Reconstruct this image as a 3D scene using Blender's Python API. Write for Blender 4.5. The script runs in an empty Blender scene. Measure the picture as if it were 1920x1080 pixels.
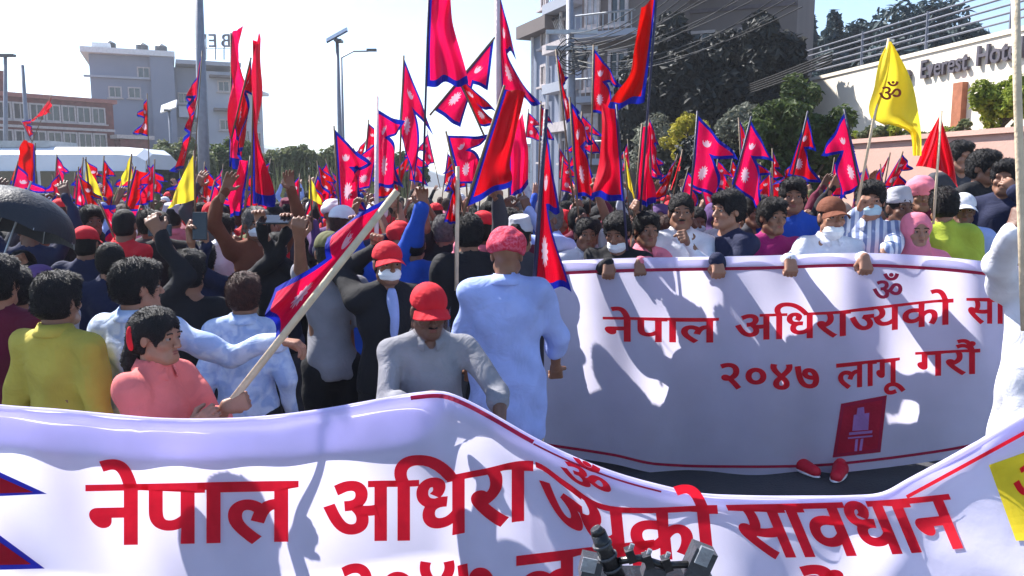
import bpy, math, random
import numpy as np
from mathutils import Vector, Matrix
random.seed(7); rng = np.random.default_rng(7)
SC = bpy.context.scene; COL = SC.collection
R = math.radians
# ------------------------------------------------------------------ camera
FPX = 1500.0; CAMH = 1.85; PITCH = R(7.4)
cam_d = bpy.data.cameras.new('camera'); cam = bpy.data.objects.new('camera', cam_d); COL.objects.link(cam)
cam_d.sensor_width = 36; cam_d.lens = FPX / 1920 * 36; cam_d.clip_end = 2000; cam_d.clip_start = 0.05
cam.location = (0, 0, CAMH); cam.rotation_euler = (math.pi / 2 - PITCH, 0, 0)
SC.camera = cam
# ------------------------------------------------------------------ light
SUN_AZ = R(-50)          # from straight ahead, to the left
SUN_EL = R(47)
W = bpy.data.worlds.new('World'); SC.world = W; W.use_nodes = True
wn = W.node_tree; bg = wn.nodes['Background']
sk = wn.nodes.new('ShaderNodeTexSky'); sk.sky_type = 'NISHITA'; sk.sun_disc = False
sk.sun_elevation = SUN_EL; sk.sun_rotation = SUN_AZ; sk.altitude = 1300; sk.air_density = 1.15; sk.dust_density = .6; sk.ozone_density = 3.5
wn.links.new(sk.outputs[0], bg.inputs[0]); bg.inputs[1].default_value = 0.1
sun_d = bpy.data.lights.new('sun', 'SUN'); sun = bpy.data.objects.new('sun', sun_d); COL.objects.link(sun)
sun_d.energy = 5.0; sun_d.angle = R(0.5); sun_d.color = (1, .955, .9)
SUNDIR = Vector((math.sin(SUN_AZ) * math.cos(SUN_EL), math.cos(SUN_AZ) * math.cos(SUN_EL), math.sin(SUN_EL)))
sun.rotation_euler = SUNDIR.to_track_quat('Z', 'Y').to_euler()
SC.view_settings.view_transform = 'Standard'; SC.view_settings.look = 'None'
SC.view_settings.exposure = 1.36; SC.view_settings.gamma = 1; SC.view_settings.use_curve_mapping = False
# ------------------------------------------------------------------ helpers
def P(px, py, d):
    """point on the ray of a photograph pixel at forward distance d (m)"""
    dx = (px - 960) / FPX; dy = -(py - 540) / FPX
    c, s = math.cos(PITCH), math.sin(PITCH)
    y = c + dy * s; z = -s + dy * c
    k = d / y
    return Vector((dx * k, d, CAMH + z * k))
def Hat(py, d): return P(960, py, d).z
def tag(o, label=None, cat=None, group=None, kind=None):
    if label: o['label'] = label
    if cat: o['category'] = cat
    if group: o['group'] = group
    if kind: o['kind'] = kind
    return o
def empty(name, loc, rz=0.0):
    o = bpy.data.objects.new(name, None); COL.objects.link(o); o.location = loc; o.rotation_euler = (0, 0, rz); o.empty_display_size = .1
    return o
def link(name, me, mat, parent=None, world=False):
    o = bpy.data.objects.new(name, me); COL.objects.link(o)
    if mat is not None:
        if not me.materials: me.materials.append(None)
        o.material_slots[0].link = 'OBJECT'; o.material_slots[0].material = mat
    if parent is not None:
        o.parent = parent
        if world:   # vertices are in world space
            m = Matrix.Translation(parent.location) @ Matrix.Rotation(parent.rotation_euler.z, 4, 'Z')
            o.matrix_parent_inverse = m.inverted()
    return o
def mesh_np(name, V, F, smooth=True):
    V = np.asarray(V, dtype=np.float32); F = np.asarray(F, dtype=np.int32)
    me = bpy.data.meshes.new(name); n = len(V); m, k = F.shape
    me.vertices.add(n); me.vertices.foreach_set('co', V.ravel())
    me.loops.add(m * k); me.loops.foreach_set('vertex_index', F.ravel())
    me.polygons.add(m); me.polygons.foreach_set('loop_start', np.arange(0, m * k, k, dtype=np.int32))
    try: me.polygons.foreach_set('loop_total', np.full(m, k, dtype=np.int32))
    except Exception: pass
    me.polygons.foreach_set('use_smooth', np.full(m, smooth, dtype=bool))
    me.materials.append(None)
    me.update(calc_edges=True); me.validate()
    return me
class MB:
    """collects simple solids into one mesh"""
    def __init__(s): s.v = []; s.f = []
    def add(s, v, f):
        b = len(s.v); s.v += [tuple(p) for p in v]; s.f += [tuple(i + b for i in q) for q in f]; return s
    def box(s, c, d, M=None):
        x, y, z = d[0] / 2, d[1] / 2, d[2] / 2
        v = [Vector((a * x, b * y, e * z)) for e in (-1, 1) for b in (-1, 1) for a in (-1, 1)]
        if M is not None: v = [M @ p for p in v]
        v = [p + Vector(c) for p in v]
        return s.add(v, [(0, 2, 3, 1), (4, 5, 7, 6), (0, 1, 5, 4), (2, 6, 7, 3), (0, 4, 6, 2), (1, 3, 7, 5)])
    def tube(s, pts, r, n=8, r2=None, cap=True):
        pts = [Vector(p) for p in pts]; N = len(pts); v = []; f = []
        if r2 is None: r2 = r
        up = Vector((.13, .21, .97))
        for i, p in enumerate(pts):
            t = (pts[min(i + 1, N - 1)] - pts[max(i - 1, 0)]).normalized()
            a = t.cross(up)
            if a.length < .05: a = t.cross(Vector((1, 0, 0)))
            a.normalize(); b = t.cross(a); rr = r + (r2 - r) * i / max(1, N - 1)
            for k in range(n):
                w = 2 * math.pi * k / n; v.append(p + (a * math.cos(w) + b * math.sin(w)) * rr)
        for i in range(N - 1):
            for k in range(n):
                f.append((i * n + k, i * n + (k + 1) % n, (i + 1) * n + (k + 1) % n, (i + 1) * n + k))
        if cap: f.append(tuple(range(n))[::-1]); f.append(tuple((N - 1) * n + k for k in range(n)))
        return s.add(v, f)
    def build(s, name, mat, parent=None, world=False, smooth=False):
        me = bpy.data.meshes.new(name); me.from_pydata(s.v, [], s.f); me.materials.append(None)
        if smooth:
            for p in me.polygons: p.use_smooth = len(p.vertices) < 5
        me.update()
        return link(name, me, mat, parent, world)
# ------------------------------------------------------------------ materials
MATS = {}
def nodes(name):
    m = bpy.data.materials.new(name); m.use_nodes = True; nt = m.node_tree
    return m, nt, nt.nodes['Principled BSDF'], nt.nodes['Material Output']
def mat(name, col, rough=.8, var=.18, scale=9, bump=.25, bscale=60, trans=0, metal=0, spec=.3, pattern=None, col2=None, pscale=30, emis=0):
    if name in MATS: return MATS[name]
    m, nt, b, out = nodes(name); N, L = nt.nodes, nt.links
    tc = N.new('ShaderNodeTexCoord'); no = N.new('ShaderNodeTexNoise'); no.inputs['Scale'].default_value = scale; no.inputs['Detail'].default_value = 5
    L.new(tc.outputs['Object'], no.inputs['Vector'])
    rp = N.new('ShaderNodeMapRange'); rp.inputs['From Min'].default_value = .3; rp.inputs['From Max'].default_value = .7
    rp.inputs['To Min'].default_value = 1 - var; rp.inputs['To Max'].default_value = 1 + var
    L.new(no.outputs['Fac'], rp.inputs['Value'])
    base = N.new('ShaderNodeRGB'); base.outputs[0].default_value = (*col, 1); cs = base.outputs[0]
    if pattern == 'blotch':
        wv = N.new('ShaderNodeTexNoise'); wv.inputs['Scale'].default_value = pscale; wv.inputs['Distortion'].default_value = .8; L.new(tc.outputs['Object'], wv.inputs['Vector']); st = N.new('ShaderNodeMapRange'); st.inputs['From Min'].default_value = .4; st.inputs['From Max'].default_value = .62; L.new(wv.outputs['Fac'], st.inputs['Value'])
        mx0 = N.new('ShaderNodeMix'); mx0.data_type = 'RGBA'; L.new(st.outputs[0], mx0.inputs[0]); L.new(cs, mx0.inputs[6]); mx0.inputs[7].default_value = (*(col2 or (.8, .8, .8)), 1); cs = mx0.outputs[2]
    elif pattern:
        wv = N.new('ShaderNodeTexWave'); wv.inputs['Scale'].default_value = pscale; wv.bands_direction = 'X' if pattern != 'hstripe' else 'Z'
        wv.inputs['Distortion'].default_value = 1.2; wv.inputs['Detail Scale'].default_value = .6
        L.new(tc.outputs['Object'], wv.inputs['Vector']); fac = wv.outputs['Fac']
        if pattern == 'check':
            w2 = N.new('ShaderNodeTexWave'); w2.inputs['Scale'].default_value = pscale; w2.bands_direction = 'Z'; w2.inputs['Distortion'].default_value = 1.2
            L.new(tc.outputs['Object'], w2.inputs['Vector']); mm = N.new('ShaderNodeMath'); mm.operation = 'MULTIPLY'
            L.new(fac, mm.inputs[0]); L.new(w2.outputs['Fac'], mm.inputs[1]); fac = mm.outputs[0]
        st = N.new('ShaderNodeMapRange'); st.inputs['From Min'].default_value = .35; st.inputs['From Max'].default_value = .6; L.new(fac, st.inputs['Value'])
        mx0 = N.new('ShaderNodeMix'); mx0.data_type = 'RGBA'; L.new(st.outputs[0], mx0.inputs[0]); L.new(cs, mx0.inputs[6]); mx0.inputs[7].default_value = (*(col2 or (.8, .8, .8)), 1); cs = mx0.outputs[2]
    mx = N.new('ShaderNodeMix'); mx.data_type = 'RGBA'; mx.blend_type = 'MULTIPLY'; mx.inputs[0].default_value = 1
    L.new(cs, mx.inputs[6]); L.new(rp.outputs[0], mx.inputs[7]); L.new(mx.outputs[2], b.inputs['Base Color'])
    b.inputs['Roughness'].default_value = rough; b.inputs['Metallic'].default_value = metal; b.inputs['Specular IOR Level'].default_value = spec
    if bump:
        n2 = N.new('ShaderNodeTexNoise'); n2.inputs['Scale'].default_value = bscale; n2.inputs['Detail'].default_value = 4; L.new(tc.outputs['Object'], n2.inputs['Vector'])
        bp = N.new('ShaderNodeBump'); bp.inputs['Strength'].default_value = bump; bp.inputs['Distance'].default_value = .02
        L.new(n2.outputs['Fac'], bp.inputs['Height'])
        if name.startswith('cloth_'):
            n3 = N.new('ShaderNodeTexNoise'); n3.inputs['Scale'].default_value = 7; n3.inputs['Distortion'].default_value = 1.6; n3.inputs['Detail'].default_value = 3; L.new(tc.outputs['Object'], n3.inputs['Vector']); b3 = N.new('ShaderNodeBump'); b3.inputs['Strength'].default_value = .32; b3.inputs['Distance'].default_value = .045; L.new(n3.outputs['Fac'], b3.inputs['Height']); L.new(b3.outputs[0], bp.inputs['Normal'])
        L.new(bp.outputs[0], b.inputs['Normal'])
    if trans:
        tr = N.new('ShaderNodeBsdfTranslucent'); L.new(mx.outputs[2], tr.inputs[0]); ms = N.new('ShaderNodeMixShader'); ms.inputs[0].default_value = trans
        L.new(b.outputs[0], ms.inputs[1]); L.new(tr.outputs[0], ms.inputs[2]); L.new(ms.outputs[0], out.inputs[0])
    if emis:
        b.inputs['Emission Strength'].default_value = emis; b.inputs['Emission Color'].default_value = (*col, 1)
    MATS[name] = m; return m
def flag_mat(name, red, blue, trans=.42, emblem=1.0, bw=.05):
    """crimson cloth, blue border, white moon and sun, all printed from the cloth's own coordinates"""
    m, nt, b, out = nodes(name); N, L = nt.nodes, nt.links
    uv = N.new('ShaderNodeUVMap'); sx = N.new('ShaderNodeSeparateXYZ'); L.new(uv.outputs[0], sx.inputs[0]); X, Y = sx.outputs[0], sx.outputs[1]
    def M(op, a, c=None, d=None):
        n = N.new('ShaderNodeMath'); n.operation = op
        for i, v in enumerate((a, c, d)):
            if v is None: continue
            if isinstance(v, (int, float)): n.inputs[i].default_value = v
            else: L.new(v, n.inputs[i])
        return n.outputs[0]
    # uv are stored halved so that they stay inside 0..1
    X = M('MULTIPLY', X, 2); Y = M('MULTIPLY', Y, 2)
    d1 = M('MULTIPLY', M('SUBTRACT', M('SUBTRACT', 1, X), M('DIVIDE', Y, .95)), .689)
    t1 = M('MINIMUM', M('MINIMUM', X, Y), d1)
    d2 = M('MULTIPLY', M('SUBTRACT', M('MULTIPLY', M('SUBTRACT', 1.22, Y), 1.388), X), .584)
    t2 = M('MINIMUM', M('MINIMUM', X, M('SUBTRACT', Y, .55)), d2)
    dd = M('MAXIMUM', t1, t2)
    border = M('LESS_THAN', dd, bw)
    def disc(cx, cy, r, rays=0, amp=0):
        ax = M('SUBTRACT', X, cx); ay = M('SUBTRACT', Y, cy)
        rr = M('SQRT', M('ADD', M('MULTIPLY', ax, ax), M('MULTIPLY', ay, ay)))
        if rays:
            an = M('ARCTAN2', ay, ax); rad = M('ADD', M('MULTIPLY', M('COSINE', M('MULTIPLY', an, rays)), amp), r)
            return M('LESS_THAN', rr, rad)
        return M('LESS_THAN', rr, r)
    sunm = disc(.27, .27, .095, 12, .02)
    moon = M('SUBTRACT', disc(.24, .78, .085), M('MULTIPLY', disc(.24, .82, .078), 1)); moon = M('MAXIMUM', moon, disc(.24, .765, .045, 8, .01))
    wh = M('MULTIPLY', M('MAXIMUM', sunm, M('MAXIMUM', moon, 0)), .85 * emblem)
    no = N.new('ShaderNodeTexNoise'); no.inputs['Scale'].default_value = 5; L.new(uv.outputs[0], no.inputs['Vector'])
    hs = N.new('ShaderNodeHueSaturation'); hs.inputs['Color'].default_value = (*red, 1)
    oi = N.new('ShaderNodeObjectInfo'); L.new(M('ADD', M('MULTIPLY', oi.outputs['Random'], .5), M('ADD', M('MULTIPLY', no.outputs['Fac'], .4), .5)), hs.inputs['Value'])
    L.new(M('ADD', M('MULTIPLY', oi.outputs['Random'], -.02), .502), hs.inputs['Hue'])
    a = N.new('ShaderNodeMix'); a.data_type = 'RGBA'; L.new(border, a.inputs[0]); L.new(hs.outputs[0], a.inputs[6]); a.inputs[7].default_value = (*blue, 1)
    c = N.new('ShaderNodeMix'); c.data_type = 'RGBA'; L.new(wh, c.inputs[0]); L.new(a.outputs[2], c.inputs[6]); c.inputs[7].default_value = (.62, .52, .62, 1)
    L.new(c.outputs[2], b.inputs['Base Color']); b.inputs['Roughness'].default_value = .55; b.inputs['Specular IOR Level'].default_value = .12
    n3 = N.new('ShaderNodeTexNoise'); n3.inputs['Scale'].default_value = 7; n3.inputs['Distortion'].default_value = 2.2; n3.inputs['Detail'].default_value = 4; mp = N.new('ShaderNodeMapping'); mp.inputs['Scale'].default_value = (1.0, .35, 1); L.new(uv.outputs[0], mp.inputs[0]); L.new(mp.outputs[0], n3.inputs['Vector'])
    bp = N.new('ShaderNodeBump'); bp.inputs['Strength'].default_value = .9; bp.inputs['Distance'].default_value = .06; L.new(n3.outputs['Fac'], bp.inputs['Height']); L.new(bp.outputs[0], b.inputs['Normal'])
    tr = N.new('ShaderNodeBsdfTranslucent'); L.new(c.outputs[2], tr.inputs[0]); ms = N.new('ShaderNodeMixShader'); ms.inputs[0].default_value = trans
    L.new(b.outputs[0], ms.inputs[1]); L.new(tr.outputs[0], ms.inputs[2]); L.new(ms.outputs[0], out.inputs[0])
    return m
M_FLAG = flag_mat('flag_cloth', (.70, .004, .006), (.008, .016, .30))
M_FLAGQ = flag_mat('flag_cloth_folded', (.70, .004, .006), (.008, .016, .30), .42, 0.0, .036)
M_YFLAG = mat('yellow_cloth', (.85, .68, .04), .6, .1, 4, .1, trans=.45)
M_RFLAG = mat('red_cloth', (.8, .01, .03), .6, .12, 4, .1, trans=.4)
M_OM = mat('brown_print', (.28, .05, .02), .8, .1)
M_REDPRINT = mat('red_print', (.80, .014, .035), .75, .12, 14, 0, trans=.55)
M_DARKRED = mat('dark_red_print', (.36, .01, .05), .75, .1, 14, 0, trans=.2)
M_BLUEPRINT = mat('blue_print', (.03, .03, .4), .75, .1, 14, 0, trans=.2)
M_YPRINT = mat('yellow_print', (.85, .66, .03), .75, .1, 14, 0, trans=.3)
M_BANNER = mat('banner_cloth', (.78, .75, .95), .9, .04, 5, .22, 14, trans=.6, spec=.1)
M_POLEPINK = mat('pale_pole', (.62, .47, .5), .5, .1)
M_POLE = mat('bamboo_pole', (.16, .11, .07), .6, .25, 20)
M_POLELIGHT = mat('light_wood_pole', (.6, .48, .33), .55, .15, 20)
M_POLEDARK = mat('dark_pole', (.03, .03, .07), .5, .2)
SK = [mat('skin_%s' % n, c, .5, .1, 20, .12, 120, spec=.4) for n, c in (('light', (.46, .24, .16)), ('mid', (.33, .16, .10)), ('brown', (.23, .11, .065)), ('dark', (.14, .064, .04)))]
M_HAIR = mat('black_hair', (.007, .006, .007), .62, .5, 40, .5, 200, spec=.28)
M_HAIRB = mat('brown_hair', (.045, .014, .01), .6, .5, 40, .5, 200, spec=.3)
M_HAIRG = mat('grey_hair', (.12, .115, .115), .6, .4, 40, .5, 200)
M_EYE = mat('eye_white', (.28, .24, .22), .3, .05, bump=0)
M_IRIS = mat('eye_iris', (.015, .008, .005), .2, 0, bump=0)
M_LIP = mat('lip', (.23, .07, .06), .5, .1, bump=0)
CL = {}
def cloth(n, c, **k): CL[n] = mat('cloth_' + n, c, .85, k.pop('var', .15), 6, .12, 420, **k); return CL[n]
cloth('white', (.74, .74, .8), trans=.12); cloth('pale blue', (.38, .47, .84), trans=.1); cloth('navy', (.012, .016, .05)); cloth('black', (.010, .010, .013))
cloth('grey', (.24, .24, .27)); cloth('maroon', (.12, .008, .03)); cloth('pink', (.75, .2, .27)); cloth('yellow', (.46, .37, .06)); cloth('beige', (.42, .32, .25))
cloth('royal blue', (.012, .07, .42)); cloth('sky blue', (.18, .36, .62)); cloth('red', (.6, .012, .025)); cloth('magenta', (.3, .01, .12)); cloth('brown', (.16, .05, .025))
cloth('olive', (.1, .1, .04)); cloth('lime', (.42, .5, .05)); cloth('dark grey', (.05, .05, .06)); cloth('purple', (.1, .05, .16)); cloth('light grey', (.5, .5, .55), trans=.08)
cloth('checked blue', (.60, .68, .86), pattern='blotch', col2=(.36, .47, .74), pscale=13, trans=.1); cloth('striped blue', (.68, .7, .78), pattern='vstripe', col2=(.2, .25, .42), pscale=7)
cloth('denim', (.03, .05, .12)); cloth('salmon', (.72, .17, .16)); cloth('mask blue', (.42, .58, .66)); cloth('mask white', (.75, .78, .8)); cloth('turban red', (.55, .02, .05), pattern='blotch', col2=(.62, .1, .16), pscale=60)
M_SHOE = mat('black_leather', (.02, .018, .018), .5, .2); M_SHOER = mat('red_shoe', (.5, .01, .03), .5, .2)
M_PLASTIC = mat('black_plastic', (.012, .012, .014), .35, .15, spec=.5); M_GREYPL = mat('grey_plastic', (.05, .052, .06), .4, .15, spec=.5)
M_SCREEN = mat('dark_glass', (.01, .01, .015), .08, .05, bump=0, spec=.6)
M_STEEL = mat('galvanised_steel', (.35, .37, .4), .45, .15, metal=.6)
# ------------------------------------------------------------------ implicit surfaces (smooth bodies)
def axis(lo, hi, base, fine, ivs):
    a = [lo]; x = lo
    while x < hi:
        st = base
        for l, h in ivs:
            if l - base < x < h: st = fine
        x += st; a.append(x)
    return np.array(a)
class Field:
    def __init__(s, lo, hi, base=.016, fine=.016, boxes=()):
        s.ax = [axis(lo[i], hi[i], base, fine, [(b[0][i], b[1][i]) for b in boxes]) for i in range(3)]
        s.F = np.full([len(a) for a in s.ax], .09, dtype=np.float32)
    def sl(s, lo, hi):
        r = []
        for i in range(3):
            a = np.searchsorted(s.ax[i], lo[i]); b = np.searchsorted(s.ax[i], hi[i]); r.append(slice(max(0, a), max(a + 1, b)))
        return tuple(r)
    def grid(s, q): return np.meshgrid(s.ax[0][q[0]], s.ax[1][q[1]], s.ax[2][q[2]], indexing='ij')
    def comb(s, q, d, k, op):
        f = s.F[q]
        if op == 'u':
            if k > 0:
                h = np.clip(.5 + .5 * (f - d) / k, 0, 1); s.F[q] = f * (1 - h) + d * h - k * h * (1 - h)
            else: s.F[q] = np.minimum(f, d)
        else:   # subtract
            if k > 0:
                h = np.clip(.5 - .5 * (f + d) / k, 0, 1); s.F[q] = f * (1 - h) + (-d) * h + k * h * (1 - h)
            else: s.F[q] = np.maximum(f, -d)
    def cone(s, a, b, ra, rb, k=.02, op='u'):
        a = np.array(a, float); b = np.array(b, float); r = max(ra, rb) + k + .03
        q = s.sl(np.minimum(a, b) - r, np.maximum(a, b) + r); X, Y, Z = s.grid(q)
        if X.size == 0: return
        ab = b - a; L2 = max(ab @ ab, 1e-9)
        t = np.clip(((X - a[0]) * ab[0] + (Y - a[1]) * ab[1] + (Z - a[2]) * ab[2]) / L2, 0, 1)
        d = np.sqrt((X - a[0] - t * ab[0]) ** 2 + (Y - a[1] - t * ab[1]) ** 2 + (Z - a[2] - t * ab[2]) ** 2) - (ra + (rb - ra) * t)
        s.comb(q, d, k, op)
    def ell(s, c, r, k=.02, op='u', Rm=None):
        c = np.array(c, float); r = np.array(r, float); m = (max(r) if Rm is not None else r) + k + .03
        q = s.sl(c - m, c + m); X, Y, Z = s.grid(q)
        if X.size == 0: return
        X = X - c[0]; Y = Y - c[1]; Z = Z - c[2]
        if Rm is not None:
            X, Y, Z = (X * Rm[0][0] + Y * Rm[1][0] + Z * Rm[2][0], X * Rm[0][1] + Y * Rm[1][1] + Z * Rm[2][1], X * Rm[0][2] + Y * Rm[1][2] + Z * Rm[2][2])
        k0 = np.sqrt((X / r[0]) ** 2 + (Y / r[1]) ** 2 + (Z / r[2]) ** 2); k1 = np.sqrt((X / r[0] ** 2) ** 2 + (Y / r[1] ** 2) ** 2 + (Z / r[2] ** 2) ** 2)
        s.comb(q, k0 * (k0 - 1) / np.maximum(k1, 1e-6), k, op)
    def cut(s, n, o):   # keep the side where (p-o).n < 0
        X, Y, Z = s.grid((slice(None),) * 3); s.F = np.maximum(s.F, (X - o[0]) * n[0] + (Y - o[1]) * n[1] + (Z - o[2]) * n[2]).astype(np.float32)
    def folds(s, amp, seed=0, f=1.0):
        X, Y, Z = s.grid((slice(None),) * 3); r = np.random.default_rng(seed); a, b, c = r.uniform(0, 6, 3)
        w = np.sin(17 * f * Z + 9 * X + 2.5 * np.sin(11 * X + a) + 2 * np.sin(13 * Y + b)) + .7 * np.sin(31 * f * Z - 14 * X + 3 * np.sin(9 * Y + c)) + .5 * np.sin(40 * X + 12 * Z + a)
        s.F = (s.F + amp * w).astype(np.float32)
    def mesh(s, name):
        F = s.F; ax = s.ax; nx, ny, nz = F.shape
        F[0] = F[-1] = .05; F[:, 0] = F[:, -1] = .05; F[:, :, 0] = F[:, :, -1] = .05
        I = F < 0
        cnt = np.zeros((nx - 1, ny - 1, nz - 1), np.int8)
        for a in (0, 1):
            for b in (0, 1):
                for c in (0, 1): cnt += I[a:nx - 1 + a, b:ny - 1 + b, c:nz - 1 + c]
        act = (cnt > 0) & (cnt < 8); idx = np.argwhere(act); ids = np.full(act.shape, -1, np.int32); ids[act] = np.arange(len(idx))
        acc = np.zeros((len(idx), 3)); w = np.zeros(len(idx)); i, j, k = idx.T
        for A in range(3):
            o1, o2 = [q for q in range(3) if q != A]
            for u in (0, 1):
                for v in (0, 1):
                    p = [i, j, k]; p = [x.copy() for x in p]; p[o1] += u; p[o2] += v; q = [x.copy() for x in p]; q[A] += 1
                    fa = F[tuple(p)]; fb = F[tuple(q)]; m = (fa < 0) != (fb < 0); t = np.where(m, fa / np.where(m, fa - fb, 1), 0)
                    for B in range(3):
                        ca = ax[B][p[B]]; cb = ax[B][q[B]]; acc[:, B] += np.where(m, ca + (cb - ca) * t, 0)
                    w += m
        V = acc / np.maximum(w, 1)[:, None]; Q = []
        for A in range(3):
            o1, o2 = [(1, 2), (2, 0), (0, 1)][A]
            s0 = [slice(None)] * 3; s1 = [slice(None)] * 3; s0[A] = slice(0, -1); s1[A] = slice(1, None)
            e = I[tuple(s0)] != I[tuple(s1)]; pos = np.argwhere(e)
            pos = pos[(pos[:, o1] > 0) & (pos[:, o2] > 0) & (pos[:, o1] < F.shape[o1] - 1) & (pos[:, o2] < F.shape[o2] - 1)]
            if not len(pos): continue
            def cid(d1, d2):
                c = pos.copy(); c[:, o1] -= d1; c[:, o2] -= d2; return ids[c[:, 0], c[:, 1], c[:, 2]]
            q = np.stack([cid(1, 1), cid(0, 1), cid(0, 0), cid(1, 0)], 1); fl = ~I[pos[:, 0], pos[:, 1], pos[:, 2]]
            q[fl] = q[fl][:, ::-1]; Q.append(q)
        return mesh_np(name, V, np.concatenate(Q))
# ------------------------------------------------------------------ people
SH = .168; UA = .285; FA = .255
def rotm(yaw, pitch=0, roll=0): return Matrix.Rotation(yaw, 3, 'Z') @ Matrix.Rotation(pitch, 3, 'X') @ Matrix.Rotation(roll, 3, 'Y')
def ik(s, tgt, pole):
    """shoulder s, wrist target -> elbow, wrist"""
    v = tgt - s; L = v.length; mx = (UA + FA) * .985
    if L > mx: v = v * (mx / L); L = mx
    L = max(L, .12); v = v.normalized() * L; w = s + v
    a = (UA ** 2 - FA ** 2 + L * L) / (2 * L); h = math.sqrt(max(UA ** 2 - a * a, 0)); n = v.normalized(); p = pole - n * pole.dot(n)
    if p.length < 1e-4: p = Vector((1, 0, 0))
    return s + n * a + p.normalized() * h, w
def hand(f, w, d, pn, side, grip):
    """palm and five fingers. w wrist, d finger direction, pn palm normal; grip 0 open .. 1 fist"""
    d = d.normalized(); pn = (pn - d * pn.dot(d)).normalized(); sd = d.cross(pn) * side
    for i, o in enumerate((-.028, -.009, .010, .028)):
        f.cone(w + sd * o * .5, w + d * .082 + sd * o, .017, .013, .012)
    for i, (o, L) in enumerate(((-.030, .85), (-.010, 1.0), (.011, .95), (.031, .75))):
        p = w + d * .082 + sd * o; a = 0
        for seg, (ln, r) in enumerate(((.040, .0105), (.026, .0095), (.021, .0085))):
            a += [R(8) + grip * R(72), R(6) + grip * R(88), R(4) + grip * R(55)][seg]
            sp = (i - 1.5) * (.10 * (1 - grip)); dr = (d * math.cos(a) + pn * math.sin(a) + sd * sp).normalized(); q = p + dr * ln * L; f.cone(p, q, r, r - .0008, .004); p = q
    p = w + d * .02 - sd * .026 + pn * .006; q = p + (d * .6 - sd * (.8 - .4 * grip) + pn * (.3 + .5 * grip)).normalized() * .042
    f.cone(p, q, .015, .012, .012); e = q + (d * (.9 - .6 * grip) - sd * (.5 - .9 * grip) + pn * (.2 + .6 * grip)).normalized() * .034; f.cone(q, e, .011, .009, .006)
def torso(f, g, hem, wide=1.0):
    f.ell((0, .005, 1.27), (.150 * wide + g, .098 + g, .19), .03); f.ell((0, -.008, 1.07), (.138 * wide + g, .098 + g, .19), .05); f.ell((0, .012, .93), (.150 * wide + g, .105 + g, .15), .05)
    for s in (-1, 1):
        f.cone((s * .06, .015, 1.425), (s * SH, .008, 1.385), .043 + g * .6, .052 + g, .045)
    if g > 0:
        f.ell((0, .01, .88), (.162 * wide + g, .118 + g, .30), .03)
        if hem < .8: f.ell((0, .01, .62), (.175 * wide + g, .14 + g, .42), .04)
def solve(spec):
    out = {}
    for s, key in ((-1, 'L'), (1, 'R')):
        sh = Vector((s * SH, .008, 1.385)); h = spec.get(key)
        if h is None: tgt = Vector((s * .24, -.03, .86)); pole = Vector((s * .3, 1, 0)); pn = Vector((-s, 0, 0)); grip = .35; hd = None
        else:
            tgt = Vector(h[0]); grip = h[1]; pn = Vector(h[2]) if len(h) > 2 else Vector((0, 1, 0)); pole = Vector(h[3]) if len(h) > 3 else Vector((s * .8, .3, -1)); hd = Vector(h[4]) if len(h) > 4 else None
        e, w = ik(sh, tgt, pole); out[s] = (sh, e, w, grip, pn, hd or (w - e).normalized())
    return out
def head_sdf(f, H, M):
    T = lambda p: H + M @ Vector(p); Rm = np.array(M)
    f.ell(T((0, .012, .03)), (.0735, .092, .086), .02, Rm=Rm); f.ell(T((0, -.022, -.038)), (.056, .062, .072), .03, Rm=Rm)
    f.cone(T((-.016, -.066, -.092)), T((.016, -.066, -.092)), .019, .019, .025)
    for s in (-1, 1):
        f.cone(T((s * .05, -.01, -.065)), T((s * .02, -.06, -.09)), .02, .018, .03)
        f.ell(T((s * .042, -.058, -.026)), (.02, .02, .018), .02, Rm=Rm)
        f.ell(T((s * .031, -.099, .003)), (.017, .014, .011), .010, 's', Rm)
        f.ell(T((s * .076, .012, -.006)), (.010, .020, .031), .006, Rm=Rm); f.ell(T((s * .088, .0, -.004)), (.008, .010, .017), .005, 's', Rm)
    f.cone(T((-.036, -.077, .022)), T((.036, -.077, .022)), .010, .010, .016)
    f.cone(T((0, -.080, .012)), T((0, -.106, -.030)), .007, .012, .010)
    for s in (-1, 1): f.cone(T((s * .019, -.083, .011)), T((s * .043, -.079, .010)), .0055, .0055, .004)
    for s in (-1, 1): f.ell(T((s * .012, -.095, -.032)), (.008, .009, .008), .006, Rm=Rm)
    f.cone(T((-.017, -.083, -.057)), T((.017, -.083, -.057)), .0065, .0065, .006); f.cone(T((-.014, -.083, -.067)), T((.014, -.083, -.067)), .0075, .0075, .006)
    f.cone(T((-.02, -.093, -.062)), T((.02, -.093, -.062)), .0022, .0022, .003, 's')
    return T
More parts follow.
